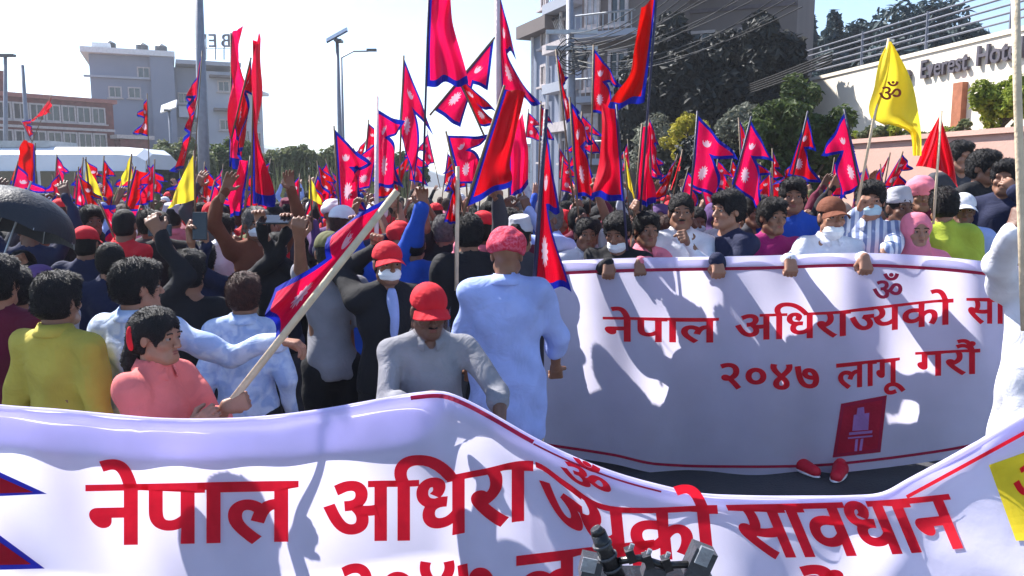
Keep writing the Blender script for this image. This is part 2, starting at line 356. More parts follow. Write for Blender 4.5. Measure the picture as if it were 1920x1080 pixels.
def body_mesh(arms, H, M, fine=.006, base=.017, lower=True):
    pts = [H] + [a[2] for a in arms.values()] + [a[1] for a in arms.values()]
    lo = [min(p[i] for p in pts) - .26 for i in range(3)]; hi = [max(p[i] for p in pts) + .26 for i in range(3)]
    lo = [min(lo[0], -.3), min(lo[1], -.2), -.005 if lower else .8]; hi = [max(hi[0], .3), max(hi[1], .2), max(hi[2], 1.75)]
    boxes = [((H.x - .10, H.y - .13, H.z - .125), (H.x + .10, H.y + .12, H.z + .125))]
    for a in arms.values():
        c = a[2] + a[5] * .08; boxes.append((tuple(c - Vector((.09,) * 3)), tuple(c + Vector((.09,) * 3))))
    f = Field(lo, hi, base, fine, boxes)
    torso(f, -.004, .84)
    f.cone((0, .012, 1.42), H + M @ Vector((0, .02, -.05)), .062, .056, .03)
    for s in (-1, 1):
        f.cone((s * .085, .01, .90), (s * .095, -.005, .50), .085, .055, .03); f.cone((s * .095, -.005, .50), (s * .105, .02, .09), .054, .036, .02)
        f.cone((s * .105, .02, .05), (s * .115, -.13, .03), .034, .026, .02)
    for s, (sh, e, w, g, pn, hd) in arms.items():
        f.cone(sh, e, .048, .038, .03); f.cone(e, w, .039, .026, .012); hand(f, w, hd, pn, s, g)
    head_sdf(f, H, M)
    return f.mesh('person_body')
def shirt_mesh(arms, g=.014, hem=.84, sleeve='long', seed=0, fine=.016, wide=1.0, amp=.0066, collar=True):
    pts = []
    for a in arms.values(): pts += [a[0], a[1], a[2]]
    lo = [min(min(p[i] for p in pts) - .12, (-.3, -.22, 0)[i]) for i in range(3)]; hi = [max(max(p[i] for p in pts) + .12, (.3, .22, 1.56)[i]) for i in range(3)]
    lo[2] = min(min(p[2] for p in pts) - .1, hem - .03)
    f = Field(lo, hi, fine, fine); torso(f, g, hem, wide)
    f.cut((0, 0, -1), (0, 0, hem))
    if collar: f.cone((0, .018, 1.42), (0, .012, 1.475), .075, .064, .02)
    for s, (sh, e, w, gr, pn, hd) in arms.items():
        if sleeve == 'long': f.cone(sh, e, .047 + g, .039 + g, .035); f.cone(e, e + (w - e) * .97, .040 + g, .026 + g * .8, .012)
        elif sleeve == 'short': f.cone(sh, sh + (e - sh) * .75, .048 + g, .050 + g, .035)
        elif sleeve == 'half': f.cone(sh, e, .048 + g, .046 + g, .035); f.cone(e, e + (w - e) * .3, .046 + g, .044 + g, .012)
    f.folds(amp, seed)
    if collar:
        f.ell((0, .012, 1.50), (.058, .062, .05), .01, 's')
    return f.mesh('shirt_body')
def trouser_mesh():
    f = Field((-.27, -.2, .03), (.27, .22, 1.0), .018, .018)
    f.ell((0, .012, .91), (.165, .115, .12), .03)
    for s in (-1, 1): f.cone((s * .085, .01, .90), (s * .095, -.003, .5), .1, .072, .05); f.cone((s * .095, -.003, .5), (s * .105, .02, .09), .070, .066, .02)
    f.folds(.005, 3); return f.mesh('trouser_body')
def collar_mesh():
    V = []; F = []; n = 28
    for i in range(n + 1):
        a = R(-162 + 324 * i / n); dr = .018 + .022 * abs(a / 2.83) ** 4
        for r_, z in ((.064, 1.455), (.062, 1.487), (.068, 1.492), (.088 + dr * .3, 1.462 - dr), (.083 + dr * .3, 1.455 - dr)):
            V.append((math.sin(a) * r_, .014 + math.cos(a) * r_ * 1.02, z - (.02 if math.cos(a) < 0 else 0) * -math.cos(a)))
    for i in range(n):
        for j in range(4): k = i * 5 + j; F.append((k, k + 1, k + 6, k + 5))
    return mesh_np('collar', V, F)
def shoe_mesh(s):
    f = Field((s * .11 - .08, -.2, -.03), (s * .11 + .08, .12, .14), .012, .012)
    f.cone((s * .105, .03, .05), (s * .115, -.14, .035), .05, .038, .02); f.cone((s * .105, .03, .09), (s * .105, .02, .04), .045, .045, .02); f.cut((0, 0, -1), (0, 0, .0)); return f.mesh('shoe_body')
def hair_mesh(kind, fine=.008):
    b = .0
    if kind == 'long':
        f = Field((-.15, -.16, -.38), (.15, .2, .17), fine, fine)
    else: f = Field((-.13, -.15, -.13), (.13, .15, .17), fine, fine)
    g = {'short': .011, 'thick': .019, 'crop': .006, 'long': .018}[kind]
    f.ell((0, .016, .034), (.0735 + g, .092 + g, .086 + g), .01); f.ell((0, .03, -.02), (.066 + g, .070 + g, .07), .02)
    if kind == 'thick': f.ell((0, -.04, .085), (.075, .065, .04), .02)
    if kind == 'long':
        f.cone((0, .09, .03), (.02, .13, -.12), .055, .06, .03); f.cone((.02, .13, -.12), (.03, .12, -.32), .058, .03, .03)
    f.ell((0, -.115, -.045), (.072, .085, .105), .012, 's')
    for s in (-1, 1): f.ell((s * .085, -.01, -.04), (.03, .035, .05), .01, 's')
    if kind != 'long': f.cut((0, .25, -1), (0, .08, -.075))
    X, Y, Z = f.grid((slice(None),) * 3); f.F = (f.F + (.0006 + g * .022) * (np.sin(150 * X + 30 * Z + 3 * np.sin(40 * Y)) + np.sin(140 * X - 55 * Y + 3 * np.sin(35 * Z)) + .8 * np.sin(50 * Z + 60 * Y) + 1.2 * np.sin(45 * X - 30 * Z))).astype(np.float32)
    me = f.mesh('hair_body'); n = len(me.vertices); co = np.empty(n * 3, np.float32); me.vertices.foreach_get('co', co); co = co.reshape(-1, 3); no = np.empty(n * 3, np.float32)
    me.vertices.foreach_get('normal', no); no = no.reshape(-1, 3); q = np.empty(len(me.polygons) * 4, np.int32); me.loops.foreach_get('vertex_index', q); q = q.reshape(-1, 4)
    r_ = np.random.default_rng(5); K = 2600; i = r_.integers(0, n, K); i = i[(co[i, 2] > -.06) | (kind == 'long')]; K = len(i); p = co[i]; nn = no[i]
    fl = np.stack([p[:, 0] * 4, p[:, 1] * 3 + .1, -.25 - p[:, 2] * 2], 1) + r_.normal(scale=.25, size=(K, 3)); fl -= nn * (fl * nn).sum(1)[:, None]; fl /= np.linalg.norm(fl, axis=1)[:, None] + 1e-6
    d = fl * .8 + nn * r_.uniform(.03, {'short': .22, 'thick': .4, 'long': .15, 'crop': .1}[kind], K)[:, None]; L = r_.uniform(.010, .026, K)[:, None] * {'crop': .5, 'short': .8, 'thick': 1.15, 'long': 1.1}[kind]; s_ = np.cross(nn, fl) * .0022
    V = np.stack([p - nn * .003 - s_, p - nn * .003 + s_, p + d * L * .6 + nn * .001 + s_ * .6, p + d * L + nn * .0], 1).reshape(-1, 3)
    return mesh_np('hair_' + kind, np.concatenate([co, V]), np.concatenate([q, n + np.arange(4 * K).reshape(-1, 4)]))
def cap_meshes():
    f = Field((-.14, -.16, -.02), (.14, .16, .18), .007, .007)
    f.ell((0, .012, .045), (.088, .105, .092), .01); f.ell((0, .012, .02), (.0775, .096, .088), .0, 's'); f.cut((0, 0.12, -1), (0, 0, .034))
    X, Y, Z = f.grid((slice(None),) * 3); an = np.arctan2(X, Y); f.F = (f.F + .0012 * np.cos(6 * an) ** 12).astype(np.float32)
    c = f.mesh('cap_crown')
    # visor: curved sheet with thickness
    V = []; Fq = []; n, m = 16, 7
    for side in (0, 1):
        for i in range(n + 1):
            a = R(-62 + 124 * i / n)
            for j in range(m + 1):
                t = j / m; ext = .07 * math.cos(a * .9) ** .8; r1 = .088 + ext * t; x = math.sin(a) * (.088 + ext * t * .35); y = .012 - math.cos(a) * (.105 + ext * t) + 0
                z = .048 - .022 * t - .35 * x * x / .088 - side * .004
                V.append((x, y, z))
    K = (n + 1) * (m + 1)
    for side in (0, 1):
        for i in range(n):
            for j in range(m):
                q = [i * (m + 1) + j, (i + 1) * (m + 1) + j, (i + 1) * (m + 1) + j + 1, i * (m + 1) + j + 1]; q = [x + side * K for x in q]; Fq.append(q if side == 0 else q[::-1])
    for i in range(n): a = i * (m + 1) + m; b = (i + 1) * (m + 1) + m; Fq.append([a, b, b + K, a + K])
    v = mesh_np('cap_visor', V, Fq)
    return c, v
def turban_mesh():
    f = Field((-.16, -.17, -.05), (.16, .17, .2), .006, .006)
    f.ell((0, .012, .055), (.102, .118, .092), .01); f.cut((0, .3, -1), (0, 0, .0))
    X, Y, Z = f.grid((slice(None),) * 3); f.F = (f.F - .006 * np.abs(np.sin(38 * (Z + .35 * X) + 1.5 * np.sin(7 * X + 4))) + .0015 * np.sin(90 * X + 50 * Z)).astype(np.float32)
    f.ell((0, .005, -.01), (.077, .094, .07), .005, 's'); return f.mesh('turban_cloth')
def topi_mesh():
    f = Field((-.14, -.14, -.01), (.14, .16, .2), .008, .008); f.cone((0, .012, .06), (0, .012, .10), .092, .078, .01); f.cut((0, 0, -1), (0, 0, .035)); f.cut((0, 0.25, 1), (0, 0, .145)); return f.mesh('topi_cloth')
def scarf_mesh():
    f = Field((-.2, -.18, -.3), (.2, .2, .2), .009, .009)
    f.ell((0, .02, .03), (.097, .112, .108), .02); f.cone((0, .03, -.02), (0, .045, -.2), .09, .13, .04); f.cone((0, -.02, -.12), (0, -.03, -.2), .08, .11, .03)
    f.ell((0, -.11, -.025), (.062, .08, .085), .012, 's'); f.folds(.004, 4, 1.5); f.cut((0, 0, -1), (0, 0, -.24)); return f.mesh('scarf_cloth')
def mask_mesh():
    f = Field((-.09, -.14, -.13), (.09, -.01, .03), .005, .005); f.ell((0, -.035, -.052), (.066, .072, .058), .01); f.cut((0, 1, 0), (0, -.028, 0)); f.cut((0, 0, 1), (0, 0, -.018)); f.cut((0, 0, -1), (0, 0, -.108))
    X, Y, Z = f.grid((slice(None),) * 3); f.F = (f.F + .0014 * np.sin(260 * Z)).astype(np.float32); return f.mesh('mask_cloth')
def small_ell(name, r, n=10):
    V = []; F = []
    for i in range(n + 1):
        for j in range(n * 2):
            a = math.pi * i / n; b = math.pi * j / n; V.append((r[0] * math.sin(a) * math.cos(b), r[1] * math.sin(a) * math.sin(b), r[2] * math.cos(a)))
    for i in range(n):
        for j in range(n * 2): j2 = (j + 1) % (n * 2); F.append([i * n * 2 + j, (i + 1) * n * 2 + j, (i + 1) * n * 2 + j2, i * n * 2 + j2])
    return mesh_np(name, V, F)
SHARED = {}
def shared(k, fn):
    if k not in SHARED: SHARED[k] = fn()
    return SHARED[k]
def headgear(root, H, M, spec, near):
    def hp(name, me, m, par=root):
        o = link(name, me, m, root); o.location = H; o.rotation_euler = M.to_euler(); return o
    hat = spec.get('hat'); hk = spec.get('hair', 'short'); hk = 'crop' if hat and hk != 'long' else hk
    if hat not in ('turban', 'scarf') and hk: hp('hair', shared('hair' + hk, lambda: hair_mesh(hk)), {'b': M_HAIR, 'r': M_HAIRB, 'g': M_HAIRG}[spec.get('hairc', 'b')])
    hm = CL[spec.get('hatc', 'red')]
    if hat == 'cap':
        c, v = shared('cap', cap_meshes); a = hp('cap', c, hm); b = link('visor', v, hm, a)
    if hat == 'turban': hp('turban', shared('turban', turban_mesh), hm)
    if hat == 'topi': hp('topi_hat', shared('topi', topi_mesh), hm)
    if hat == 'scarf': hp('headscarf', shared('scarf', scarf_mesh), hm)
    if spec.get('mask'):
        o = hp('face_mask', shared('mask', mask_mesh), CL[spec['mask']])
        if spec.get('maskdown'): o.location = H + M @ Vector((0, .006, -.035))
    if near:
        for s in (-1, 1):
            e = hp('eye', shared('eye', lambda: small_ell('eyeball', (.0108, .0108, .0098))), M_EYE); e.location = H + M @ Vector((s * .031, -.0745, .003))
            i = link('iris', shared('iris', lambda: small_ell('irisdisc', (.006, .0025, .006), 6)), M_IRIS, e); i.location = (0, -.0105, 0)
            bm = shared('brow', lambda: MB().tube([(-.018, .004, 0), (-.006, -.003, .004), (.008, -.003, .003), (.018, .004, -.003)], .0032, 6).build('x', M_HAIR).data)
            b = hp('eyebrow', bm, M_HAIR); b.location = H + M @ Vector((s * .031, -.088, .024))
        if not spec.get('mask') or spec.get('maskdown'):
            for lz in (-.057, -.0665):
                l = hp('lip', shared('lipm', lambda: small_ell('lipm', (.02, .006, .0048), 8)), M_LIP); l.location = H + M @ Vector((0, -.0865, lz))
        if spec.get('moustache'):
            l = hp('moustache', shared('mous', lambda: small_ell('mous', (.024, .008, .006), 8)), M_HAIR); l.location = H + M @ Vector((0, -.092, -.047))
POSES = {
 'down': {}, 'pole': {'R': ((.12, -.30, 1.22), 1, (-1, 0, 0), (.8, .2, -1), (-.3, -.8, .5))},
 'raise': {'R': ((.22, -.10, 1.86), .1, (0, -1, 0), (1, .2, -.3))}, 'fist': {'L': ((-.20, -.14, 1.84), 1, (0, -1, 0), (-1, .2, -.3))},
 'phone': {'R': ((.11, -.34, 1.66), .55, (-.9, .1, 0), (.8, 0, -1), (-.2, -.2, 1)), 'L': ((-.11, -.34, 1.66), .55, (.9, .1, 0), (-.8, 0, -1), (.2, -.2, 1))},
 'clasp': {'R': ((.07, -.30, 1.16), .6, (-1, .2, 0), (.9, .2, -1)), 'L': ((-.07, -.30, 1.16), .6, (1, .2, 0), (-.9, .2, -1))},
 'both': {'R': ((.26, -.08, 1.85), .1, (0, -1, 0), (1, .2, -.3)), 'L': ((-.24, -.12, 1.84), .1, (0, -1, 0), (-1, .2, -.3))},
}
NPERS = [0]
SK_N = ('light', 'mid', 'brown', 'dark')
def person(label, loc, scale, yaw, pose='down', skin=1, top='white', low='dark grey', sleeve='long', hy=0, hpch=0, near=False, g=.014, hem=.84, group=None, hands=None, wide=1.0, shoes=None, amp=.0066, **sp):
    """yaw 0 faces the camera, pi faces away. hands: world-space targets {'L': (point, grip, palm, pole, dir)}"""
    root = empty('person', loc, yaw); root.scale = (scale,) * 3
    H = Vector((0, -.012, 1.585)); M = rotm(hy, hpch)
    H = H + Vector((0, -.05 * max(hpch, 0), -.015 * max(hpch, 0)))
    if hands is not None:
        inv = (Matrix.Translation(loc) @ Matrix.Rotation(yaw, 4, 'Z') @ Matrix.Scale(scale, 4)).inverted(); ps = {}
        r3 = Matrix.Rotation(-yaw, 3, 'Z')
        for k, h in hands.items():
            h = tuple(h) + (((0, 1, 0),) if len(h) < 3 else ()); ps[k] = (inv @ Vector(h[0]), h[1], r3 @ Vector(h[2])) + tuple((r3 @ Vector(q)) for q in h[3:])
        arms = solve(ps); bm = body_mesh(arms, H, M, .006 if near else .008, .017); sm = shirt_mesh(arms, g, hem, sleeve, NPERS[0], .013 if near else .016, wide, amp)
    else:
        arms = shared('arms' + pose, lambda: solve(POSES[pose])); H0 = Vector((0, -.012, 1.585))
        key = (pose, round(hy, 1), round(hpch, 1)); bm = shared(('b',) + key, lambda: body_mesh(arms, H, M, .009, .02)); sm = shared(('s', pose, g, hem, sleeve), lambda: shirt_mesh(arms, g, hem, sleeve, 1, .018))
    NPERS[0] += 1
    b = link('body', bm, SK[skin], root)
    link('jacket' if g > .02 else 'shirt', sm, CL[top], root)
    if top in ('white', 'pale blue', 'checked blue', 'striped blue', 'grey', 'pink', 'salmon', 'light grey', 'sky blue', 'yellow'): link('collar', shared('collar', collar_mesh), CL[top], root)
    link('trousers', shared('tr', trouser_mesh), CL[low], root)
    for s in (-1, 1): link('shoe', shared('shoe%d' % s, lambda: shoe_mesh(s)), shoes or M_SHOE, root)
    headgear(root, H, M, sp, near)
    tag(root, label, 'person', group)
    return root, arms, H, M
# ------------------------------------------------------------------ the ground and the street
XG = 640
def sheet(name, pts, z, m, label=None, kind='structure'):
    o = MB().add([(x, y, z) for x, y in pts], [tuple(range(len(pts)))]).build(name, m); tag(o, label, None, None, kind); return o
M_ASPH = mat('asphalt', (.055, .055, .062), .9, .25, 1.5, .5, 60); M_SOIL = mat('dry_soil', (.16, .13, .09), .95, .3, .6, .4, 12)
M_PAVE = mat('pavement_concrete', (.28, .27, .26), .9, .2, 2, .3, 40); M_PAINT = mat('road_paint', (.7, .7, .68), .8, .15, 8)
sheet('ground', [(-XG, -60), (XG, -60), (XG, 600), (-XG, 600)], -.02, M_SOIL)
sheet('road', [(-9.5, -40), (5.6, -40), (4.6, 70), (-9.5, 70)], 0, M_ASPH)
for y in range(-8, 60, 6): sheet('lane_marking', [(-2.1, y), (-1.97, y), (-1.97, y + 3), (-2.1, y + 3)], .004, M_PAINT)
kb = MB(); kb.box((6.9, 10, .05), (2.6, 90, .12)); tag(kb.build('pavement', M_PAVE), kind='structure')
# ------------------------------------------------------------------ hotel wall, sign, railing
def wx(d): return 8.77 - (d - 14) / 6.0
ANG = math.atan2(-1 / 6.0, 1)   # direction of the wall seen from above
WD = Vector((-1 / 6.0, 1, 0)).normalized(); WN = Vector((-1, -1 / 6.0, 0)).normalized()
M_CREAM = mat('cream_plaster', (.78, .70, .58), .85, .06, .8, .15, 30); M_PINKW = mat('pink_plaster', (.62, .38, .31), .85, .1, 1.0, .2, 30)
M_RAIL = mat('grey_rail', (.14, .15, .19), .5, .1); M_LETTER = mat('dark_letters', (.10, .09, .11), .5, .1)
def wallbox(mb, d0, d1, z0, z1, t, off=0):
    a = Vector((wx(d0), d0, 0)) + WN * off; b = Vector((wx(d1), d1, 0)) + WN * off; c = (a + b) / 2; L = (b - a).length
    M = Matrix((( WD.x, -WN.x, 0), (WD.y, -WN.y, 0), (0, 0, 1)))
    mb.box((c.x - WN.x * t / 2, c.y - WN.y * t / 2, (z0 + z1) / 2), (L, t, z1 - z0), M)
hw = empty('hotel_wall', (wx(18), 18, 0)); tag(hw, 'long cream hotel wall carrying raised dark lettering', 'wall')
m = MB(); wallbox(m, 9, 36, 0, 4.45, .3); m.build('wall_body', M_CREAM, hw, True)
m = MB(); wallbox(m, 9, 36, 4.45, 4.53, .36, .03); m.build('coping', M_CREAM, hw, True)
for dd in (13.0, 15.35): m = MB(); wallbox(m, dd, dd + .25, 0, 3.75, .12, .12); m.build('pilaster', mat('brown_pilaster', (.35, .13, .07), .8), hw, True)
def wall_text(s, d0, d1, zb, name, par, ext=.03, h=None):
    c = bpy.data.curves.new('t', 'FONT'); c.body = s; c.size = 1; c.extrude = .06; c.offset = .012; o = bpy.data.objects.new('t', c); COL.objects.link(o); bpy.context.view_layer.update()
    me = bpy.data.meshes.new_from_object(o.evaluated_get(bpy.context.evaluated_depsgraph_get())); bpy.data.objects.remove(o)
    n = len(me.vertices); co = np.empty(n * 3, np.float32); me.vertices.foreach_get('co', co); co = co.reshape(-1, 3)
    x0, x1 = co[:, 0].min(), co[:, 0].max(); L = abs(d1 - d0) / WD.y; k = L / (x1 - x0); a = Vector((wx(d0), d0, 0)); dirn = WD * (-1 if d1 < d0 else 1); sgn = 1
    kz = h / .73 if h else k
    out = np.zeros_like(co); u = (co[:, 0] - x0) * k
    out[:, 0] = a.x + dirn.x * u + WN.x * (ext + (co[:, 2] * .5)); out[:, 1] = a.y + dirn.y * u + WN.y * (ext + co[:, 2] * .5); out[:, 2] = zb + co[:, 1] * kz
    me.vertices.foreach_set('co', out.ravel()); me.materials.clear(); me.materials.append(None); me.update()
    return link(name, me, M_LETTER, par, True)
sg = empty('hotel_sign', (wx(16), 16, 3.4)); tag(sg, 'raised dark lettering reading The Everest Hotel on cream wall', 'sign')
xx = 18.6
for w_, a_, b_ in (('The', 17.75, 16.95), ('Everest', 16.62, 15.32), ('Hotel', 15.1, 14.05)): wall_text(w_, a_, b_, 4.0 if w_ == 'Hotel' else 3.97, 'lettering', sg, .05, .37)
rl = empty('rooftop_railing', (wx(18), 18, 4.53)); tag(rl, 'grey metal railing of thin bars above the cream wall', 'railing')
for z in (4.72, 4.86, 5.0, 5.14, 5.28):
    m = MB(); a = Vector((wx(9), 9, z)) - WN * .15; b = Vector((wx(36), 36, z)) - WN * .15; m.tube([a, b], .02, 6); m.build('rail', M_RAIL, rl, True)
for d in (10.5, 12.5, 14.6, 16.8, 19, 21.5, 24, 27, 30, 33): m = MB(); a = Vector((wx(d), d, 4.53)) - WN * .15; m.tube([a, a + Vector((0, 0, .8))], .03, 6); m.build('railing_post', M_RAIL, rl, True)
lw = empty('low_wall', (6.9, 13, 0)); tag(lw, 'low pink retaining wall in front of hotel planting', 'wall')
def lowx(d): return 7.05 - (d - 13) * .28
m = MB(); v = []
for d in (8, 16.4):
    for x_, z_ in ((0, 0), (.35, 0), (.35, 2.6), (0, 2.6)): v.append((lowx(d) + x_, d, z_))
m.add(v, [(0, 3, 2, 1), (4, 5, 6, 7), (0, 1, 5, 4), (1, 2, 6, 5), (2, 3, 7, 6), (3, 0, 4, 7)]); m.build('wall_body', M_PINKW, lw, True)
v = [(x_ + (-.06 if i in (0, 3, 4, 7) else .06), y_, z_ if z_ > 1 else 2.6) for i, (x_, y_, z_) in enumerate(v)]; v = [(a, b, (2.68 if i % 4 > 1 else 2.6)) for i, (a, b, c) in enumerate(v)]
MB().add(v, [(0, 3, 2, 1), (4, 5, 6, 7), (0, 1, 5, 4), (1, 2, 6, 5), (2, 3, 7, 6), (3, 0, 4, 7)]).build('coping', M_PINKW, lw, True)
tag(MB().box((8.2, 15, 1.25), (1.6, 14, 2.5)).build('planting_bed', M_SOIL), kind='structure')
# ------------------------------------------------------------------ plants
def leaf_mesh(name, clumps, n, size, seed=0, up=.3):
    """clumps: list of (centre, radii); n leaf faces spread in them"""
    r = np.random.default_rng(seed); C = np.array([c[0] for c in clumps], float); Rr = np.array([c[1] for c in clumps], float)
    w = Rr.prod(1) ** (2 / 3); ci = r.choice(len(C), n, p=w / w.sum()); d = r.normal(size=(n, 3)); d /= np.linalg.norm(d, axis=1)[:, None]
    rad = r.uniform(.45, 1.05, n) ** .6; p = C[ci] + d * Rr[ci] * rad[:, None]
    nn = d + r.normal(scale=.7, size=(n, 3)) + np.array([0, 0, up]); nn /= np.linalg.norm(nn, axis=1)[:, None]
    a = np.cross(nn, r.normal(size=(n, 3))); a /= np.linalg.norm(a, axis=1)[:, None]; b = np.cross(nn, a)
    s = size * r.uniform(.45, 1.25, n)[:, None]; V = np.stack([p - a * s, p - b * s * .5 + nn * s * .15, p + a * s, p + b * s * .5 + nn * s * .15], 1).reshape(-1, 3)
    return mesh_np(name, V, np.arange(4 * n).reshape(-1, 4), False)
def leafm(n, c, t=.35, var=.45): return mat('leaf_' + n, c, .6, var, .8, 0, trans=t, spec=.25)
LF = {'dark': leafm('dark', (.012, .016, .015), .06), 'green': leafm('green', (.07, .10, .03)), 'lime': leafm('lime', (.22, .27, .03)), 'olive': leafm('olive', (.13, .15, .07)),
      'yellow': leafm('yellow', (.34, .30, .03)), 'grey': leafm('grey', (.16, .17, .13)), 'conifer': leafm('conifer', (.03, .055, .06), .15)}
M_TRUNK = mat('bark', (.09, .07, .05), .9, .3, 6, .6, 30)
def blob_clumps(c, r, n, k=.42, seed=0):
    q = random.Random(seed); out = []
    for _ in range(n):
        while True:
            p = [q.uniform(-1, 1) for _ in range(3)]
            if sum(a * a for a in p) < 1: break
        rr = q.uniform(.6, 1.2) * k; out.append((tuple(c[i] + p[i] * r[i] * .8 for i in range(3)), tuple(rr * min(r) * q.uniform(.8, 1.3) for i in range(3))))
    return out
def tree(px, d, top, bot, wpx, leaf, label, n=5000, size=.09, k=.42, nc=22, conifer=False, name='tree', cat='tree', group=None, z0=0.0):
    x = P(px, 345, d).x; zt = Hat(top, d); zb = Hat(bot, d); w = wpx / FPX * d / 2
    t = empty(name, (x, d, 0)); tag(t, label, cat, group); hgt = zt - zb
    if conifer:
        cl = []; q = random.Random(int(px) + 3)
        for i in range(nc * 2):
            f = (i + .5) / (nc * 2); rr = w * (1 - f) ** .8 * .9 + .12; a = q.uniform(0, 6.28)
            cl.append(((math.cos(a) * rr * .6, math.sin(a) * rr * .6, zb + hgt * f), (rr * .5 + .12, rr * .5 + .12, hgt / nc * 1.1)))
    else: cl = blob_clumps((0, 0, (zt + zb) / 2), (w, w * .8, hgt / 2), nc, k, int(px + top))
    link('crown', leaf_mesh('crown', cl, n, size, int(px)), LF[leaf], t)
    m = MB(); q = random.Random(int(px)); m.tube([(0, 0, z0), (.02, .01, z0 + (zb - z0) * .5), (0, 0, zb + hgt * .3), (.02, 0, zb + hgt * .8)], max(.05, w * .09), 8, max(.02, w * .03))
    for i in range(5):
        a = q.uniform(0, 6.28); z0 = zb + hgt * q.uniform(.0, .3); m.tube([(0, 0, z0), (math.cos(a) * w * .35, math.sin(a) * w * .3, z0 + hgt * .2), (math.cos(a) * w * .65, math.sin(a) * w * .5, z0 + hgt * .38)], max(.03, w * .04), 6, .015)
    m.build('trunk', M_TRUNK, t, smooth=True); return t
for px, d, top, w, lab in ((1505, 46, 55, 60, 'small conifer'), (1545, 44, 42, 90, 'pointed conifer'), (1610, 48, 62, 90, 'low rounded'), (1660, 44, 30, 110, 'tall dark'), (1725, 46, 18, 110, 'broad dark tallest'), (1775, 42, 35, 90, 'dense dark'), (1835, 44, 55, 90, 'half hidden dark')):
    tree(px, d, top - 8, 300, w * (2.1 if 'conifer' in lab else 2.6), 'conifer', '%s tree on the slope behind the hotel wall, at the skyline' % lab if 'conifer' in lab else '%s tree on the slope beyond hotel wall railing' % lab, 16000, .26, conifer='conifer' in lab, nc=(14 if 'conifer' in lab else 60), k=.34, name='conifer_tree', group='trees behind the hotel')
tree(1495, 13.0, 128, 400, 215, 'green', 'large leafy bush left of the cream hotel wall', 16000, .06, nc=70, k=.26, name='leafy_bush', cat='bush')
tree(1390, 14.5, 165, 400, 200, 'grey', 'grey green bush full of pale blossom below the wires', 14000, .055, nc=60, k=.26, name='leafy_bush', cat='bush')
tree(1285, 15.5, 205, 330, 115, 'yellow', 'yellow flowering bush under the dark tree', 3600, .045, nc=34, k=.24, name='flowering_bush', cat='bush')
tree(1225, 16.5, 195, 400, 120, 'grey', 'small grey leaved bush at the foot of dark building', 4000, .06, nc=22, name='leafy_bush', cat='bush')
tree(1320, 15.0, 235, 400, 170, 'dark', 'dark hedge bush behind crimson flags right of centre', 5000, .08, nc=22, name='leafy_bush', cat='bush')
tree(1870, 12.6, 146, 240, 125, 'lime', 'bright lime green shrub below the hotel lettering', 5000, .05, nc=18, name='shrub', cat='shrub', z0=2.5)
for i, px in enumerate(range(1560, 1905, 30)):
    tree(px, 10.69 / ((px - 960) / 1500 + .28) + .35, 222 + (i * 7 % 4) * 8, 268, 52, 'lime' if i % 3 == 1 else 'olive', 'low plant in the bed above pink wall, %s from the left of twelve' % ['first', 'second', 'third', 'fourth', 'fifth', 'sixth', 'seventh', 'eighth', 'ninth', 'tenth', 'eleventh', 'last'][i], 900, .045, nc=8, name='bed_plant', cat='plant', group='plants in the hotel bed', z0=2.5)
# near-black big trees before the dark building
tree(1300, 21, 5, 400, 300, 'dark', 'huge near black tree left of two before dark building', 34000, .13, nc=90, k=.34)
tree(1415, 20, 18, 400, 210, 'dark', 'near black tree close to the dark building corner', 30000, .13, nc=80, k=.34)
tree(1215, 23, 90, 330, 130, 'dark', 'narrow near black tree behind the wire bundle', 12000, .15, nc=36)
# median greenery on the left
for i, (px, d, top, w, lf) in enumerate(((300, 24, 262, 110, 'olive'), (370, 25, 250, 120, 'olive'), (440, 26, 258, 120, 'green'), (520, 27, 268, 110, 'olive'), (585, 27, 262, 100, 'olive'), (640, 28, 270, 90, 'green'), (700, 30, 285, 90, 'olive'), (765, 30, 290, 90, 'green'))):
    tree(px, d, top, 372, w, lf, '%s bushy median shrub behind the left crowd' % (['leftmost', 'second from left', 'third from left', 'fourth from left', 'fourth from right', 'third from right', 'second from right', 'rightmost'][i]), 4500, .10, nc=26, k=.34, name='median_shrub', cat='shrub', group='median shrubs')
bm_ = []
for i in range(1400):
    x = random.uniform(-13, -3.5); y = random.uniform(23, 28); bm_.append((x, y, random.uniform(1.2, 2.9)))
m = MB()
for x, y, h in bm_: a = random.uniform(-.3, .3); m.add([(x, y, .3), (x + .05, y, .3), (x + a + .02, y + a, h)], [(0, 1, 2)])
tag(m.build('tall_grass', LF['olive']), 'tall reedy grass along the median', kind='stuff')
m = MB(); v = []; f = []
for i in range(61):
    a = -75 + 2.5 * i; x = math.sin(R(a)) * 500; y = math.cos(R(a)) * 500; h = 14 + 6 * math.sin(i * .6) + 4 * math.sin(i * 1.7); v += [(x, y, -2), (x, y, h), (x * 1.2, y * 1.2, h * 1.3)]
for i in range(60): f += [(i * 3, i * 3 + 3, i * 3 + 4, i * 3 + 1), (i * 3 + 1, i * 3 + 4, i * 3 + 5, i * 3 + 2)]
tag(m.add(v, f).build('hills', mat('hills', (.12, .16, .16), .9, .3, .02)), kind='structure')
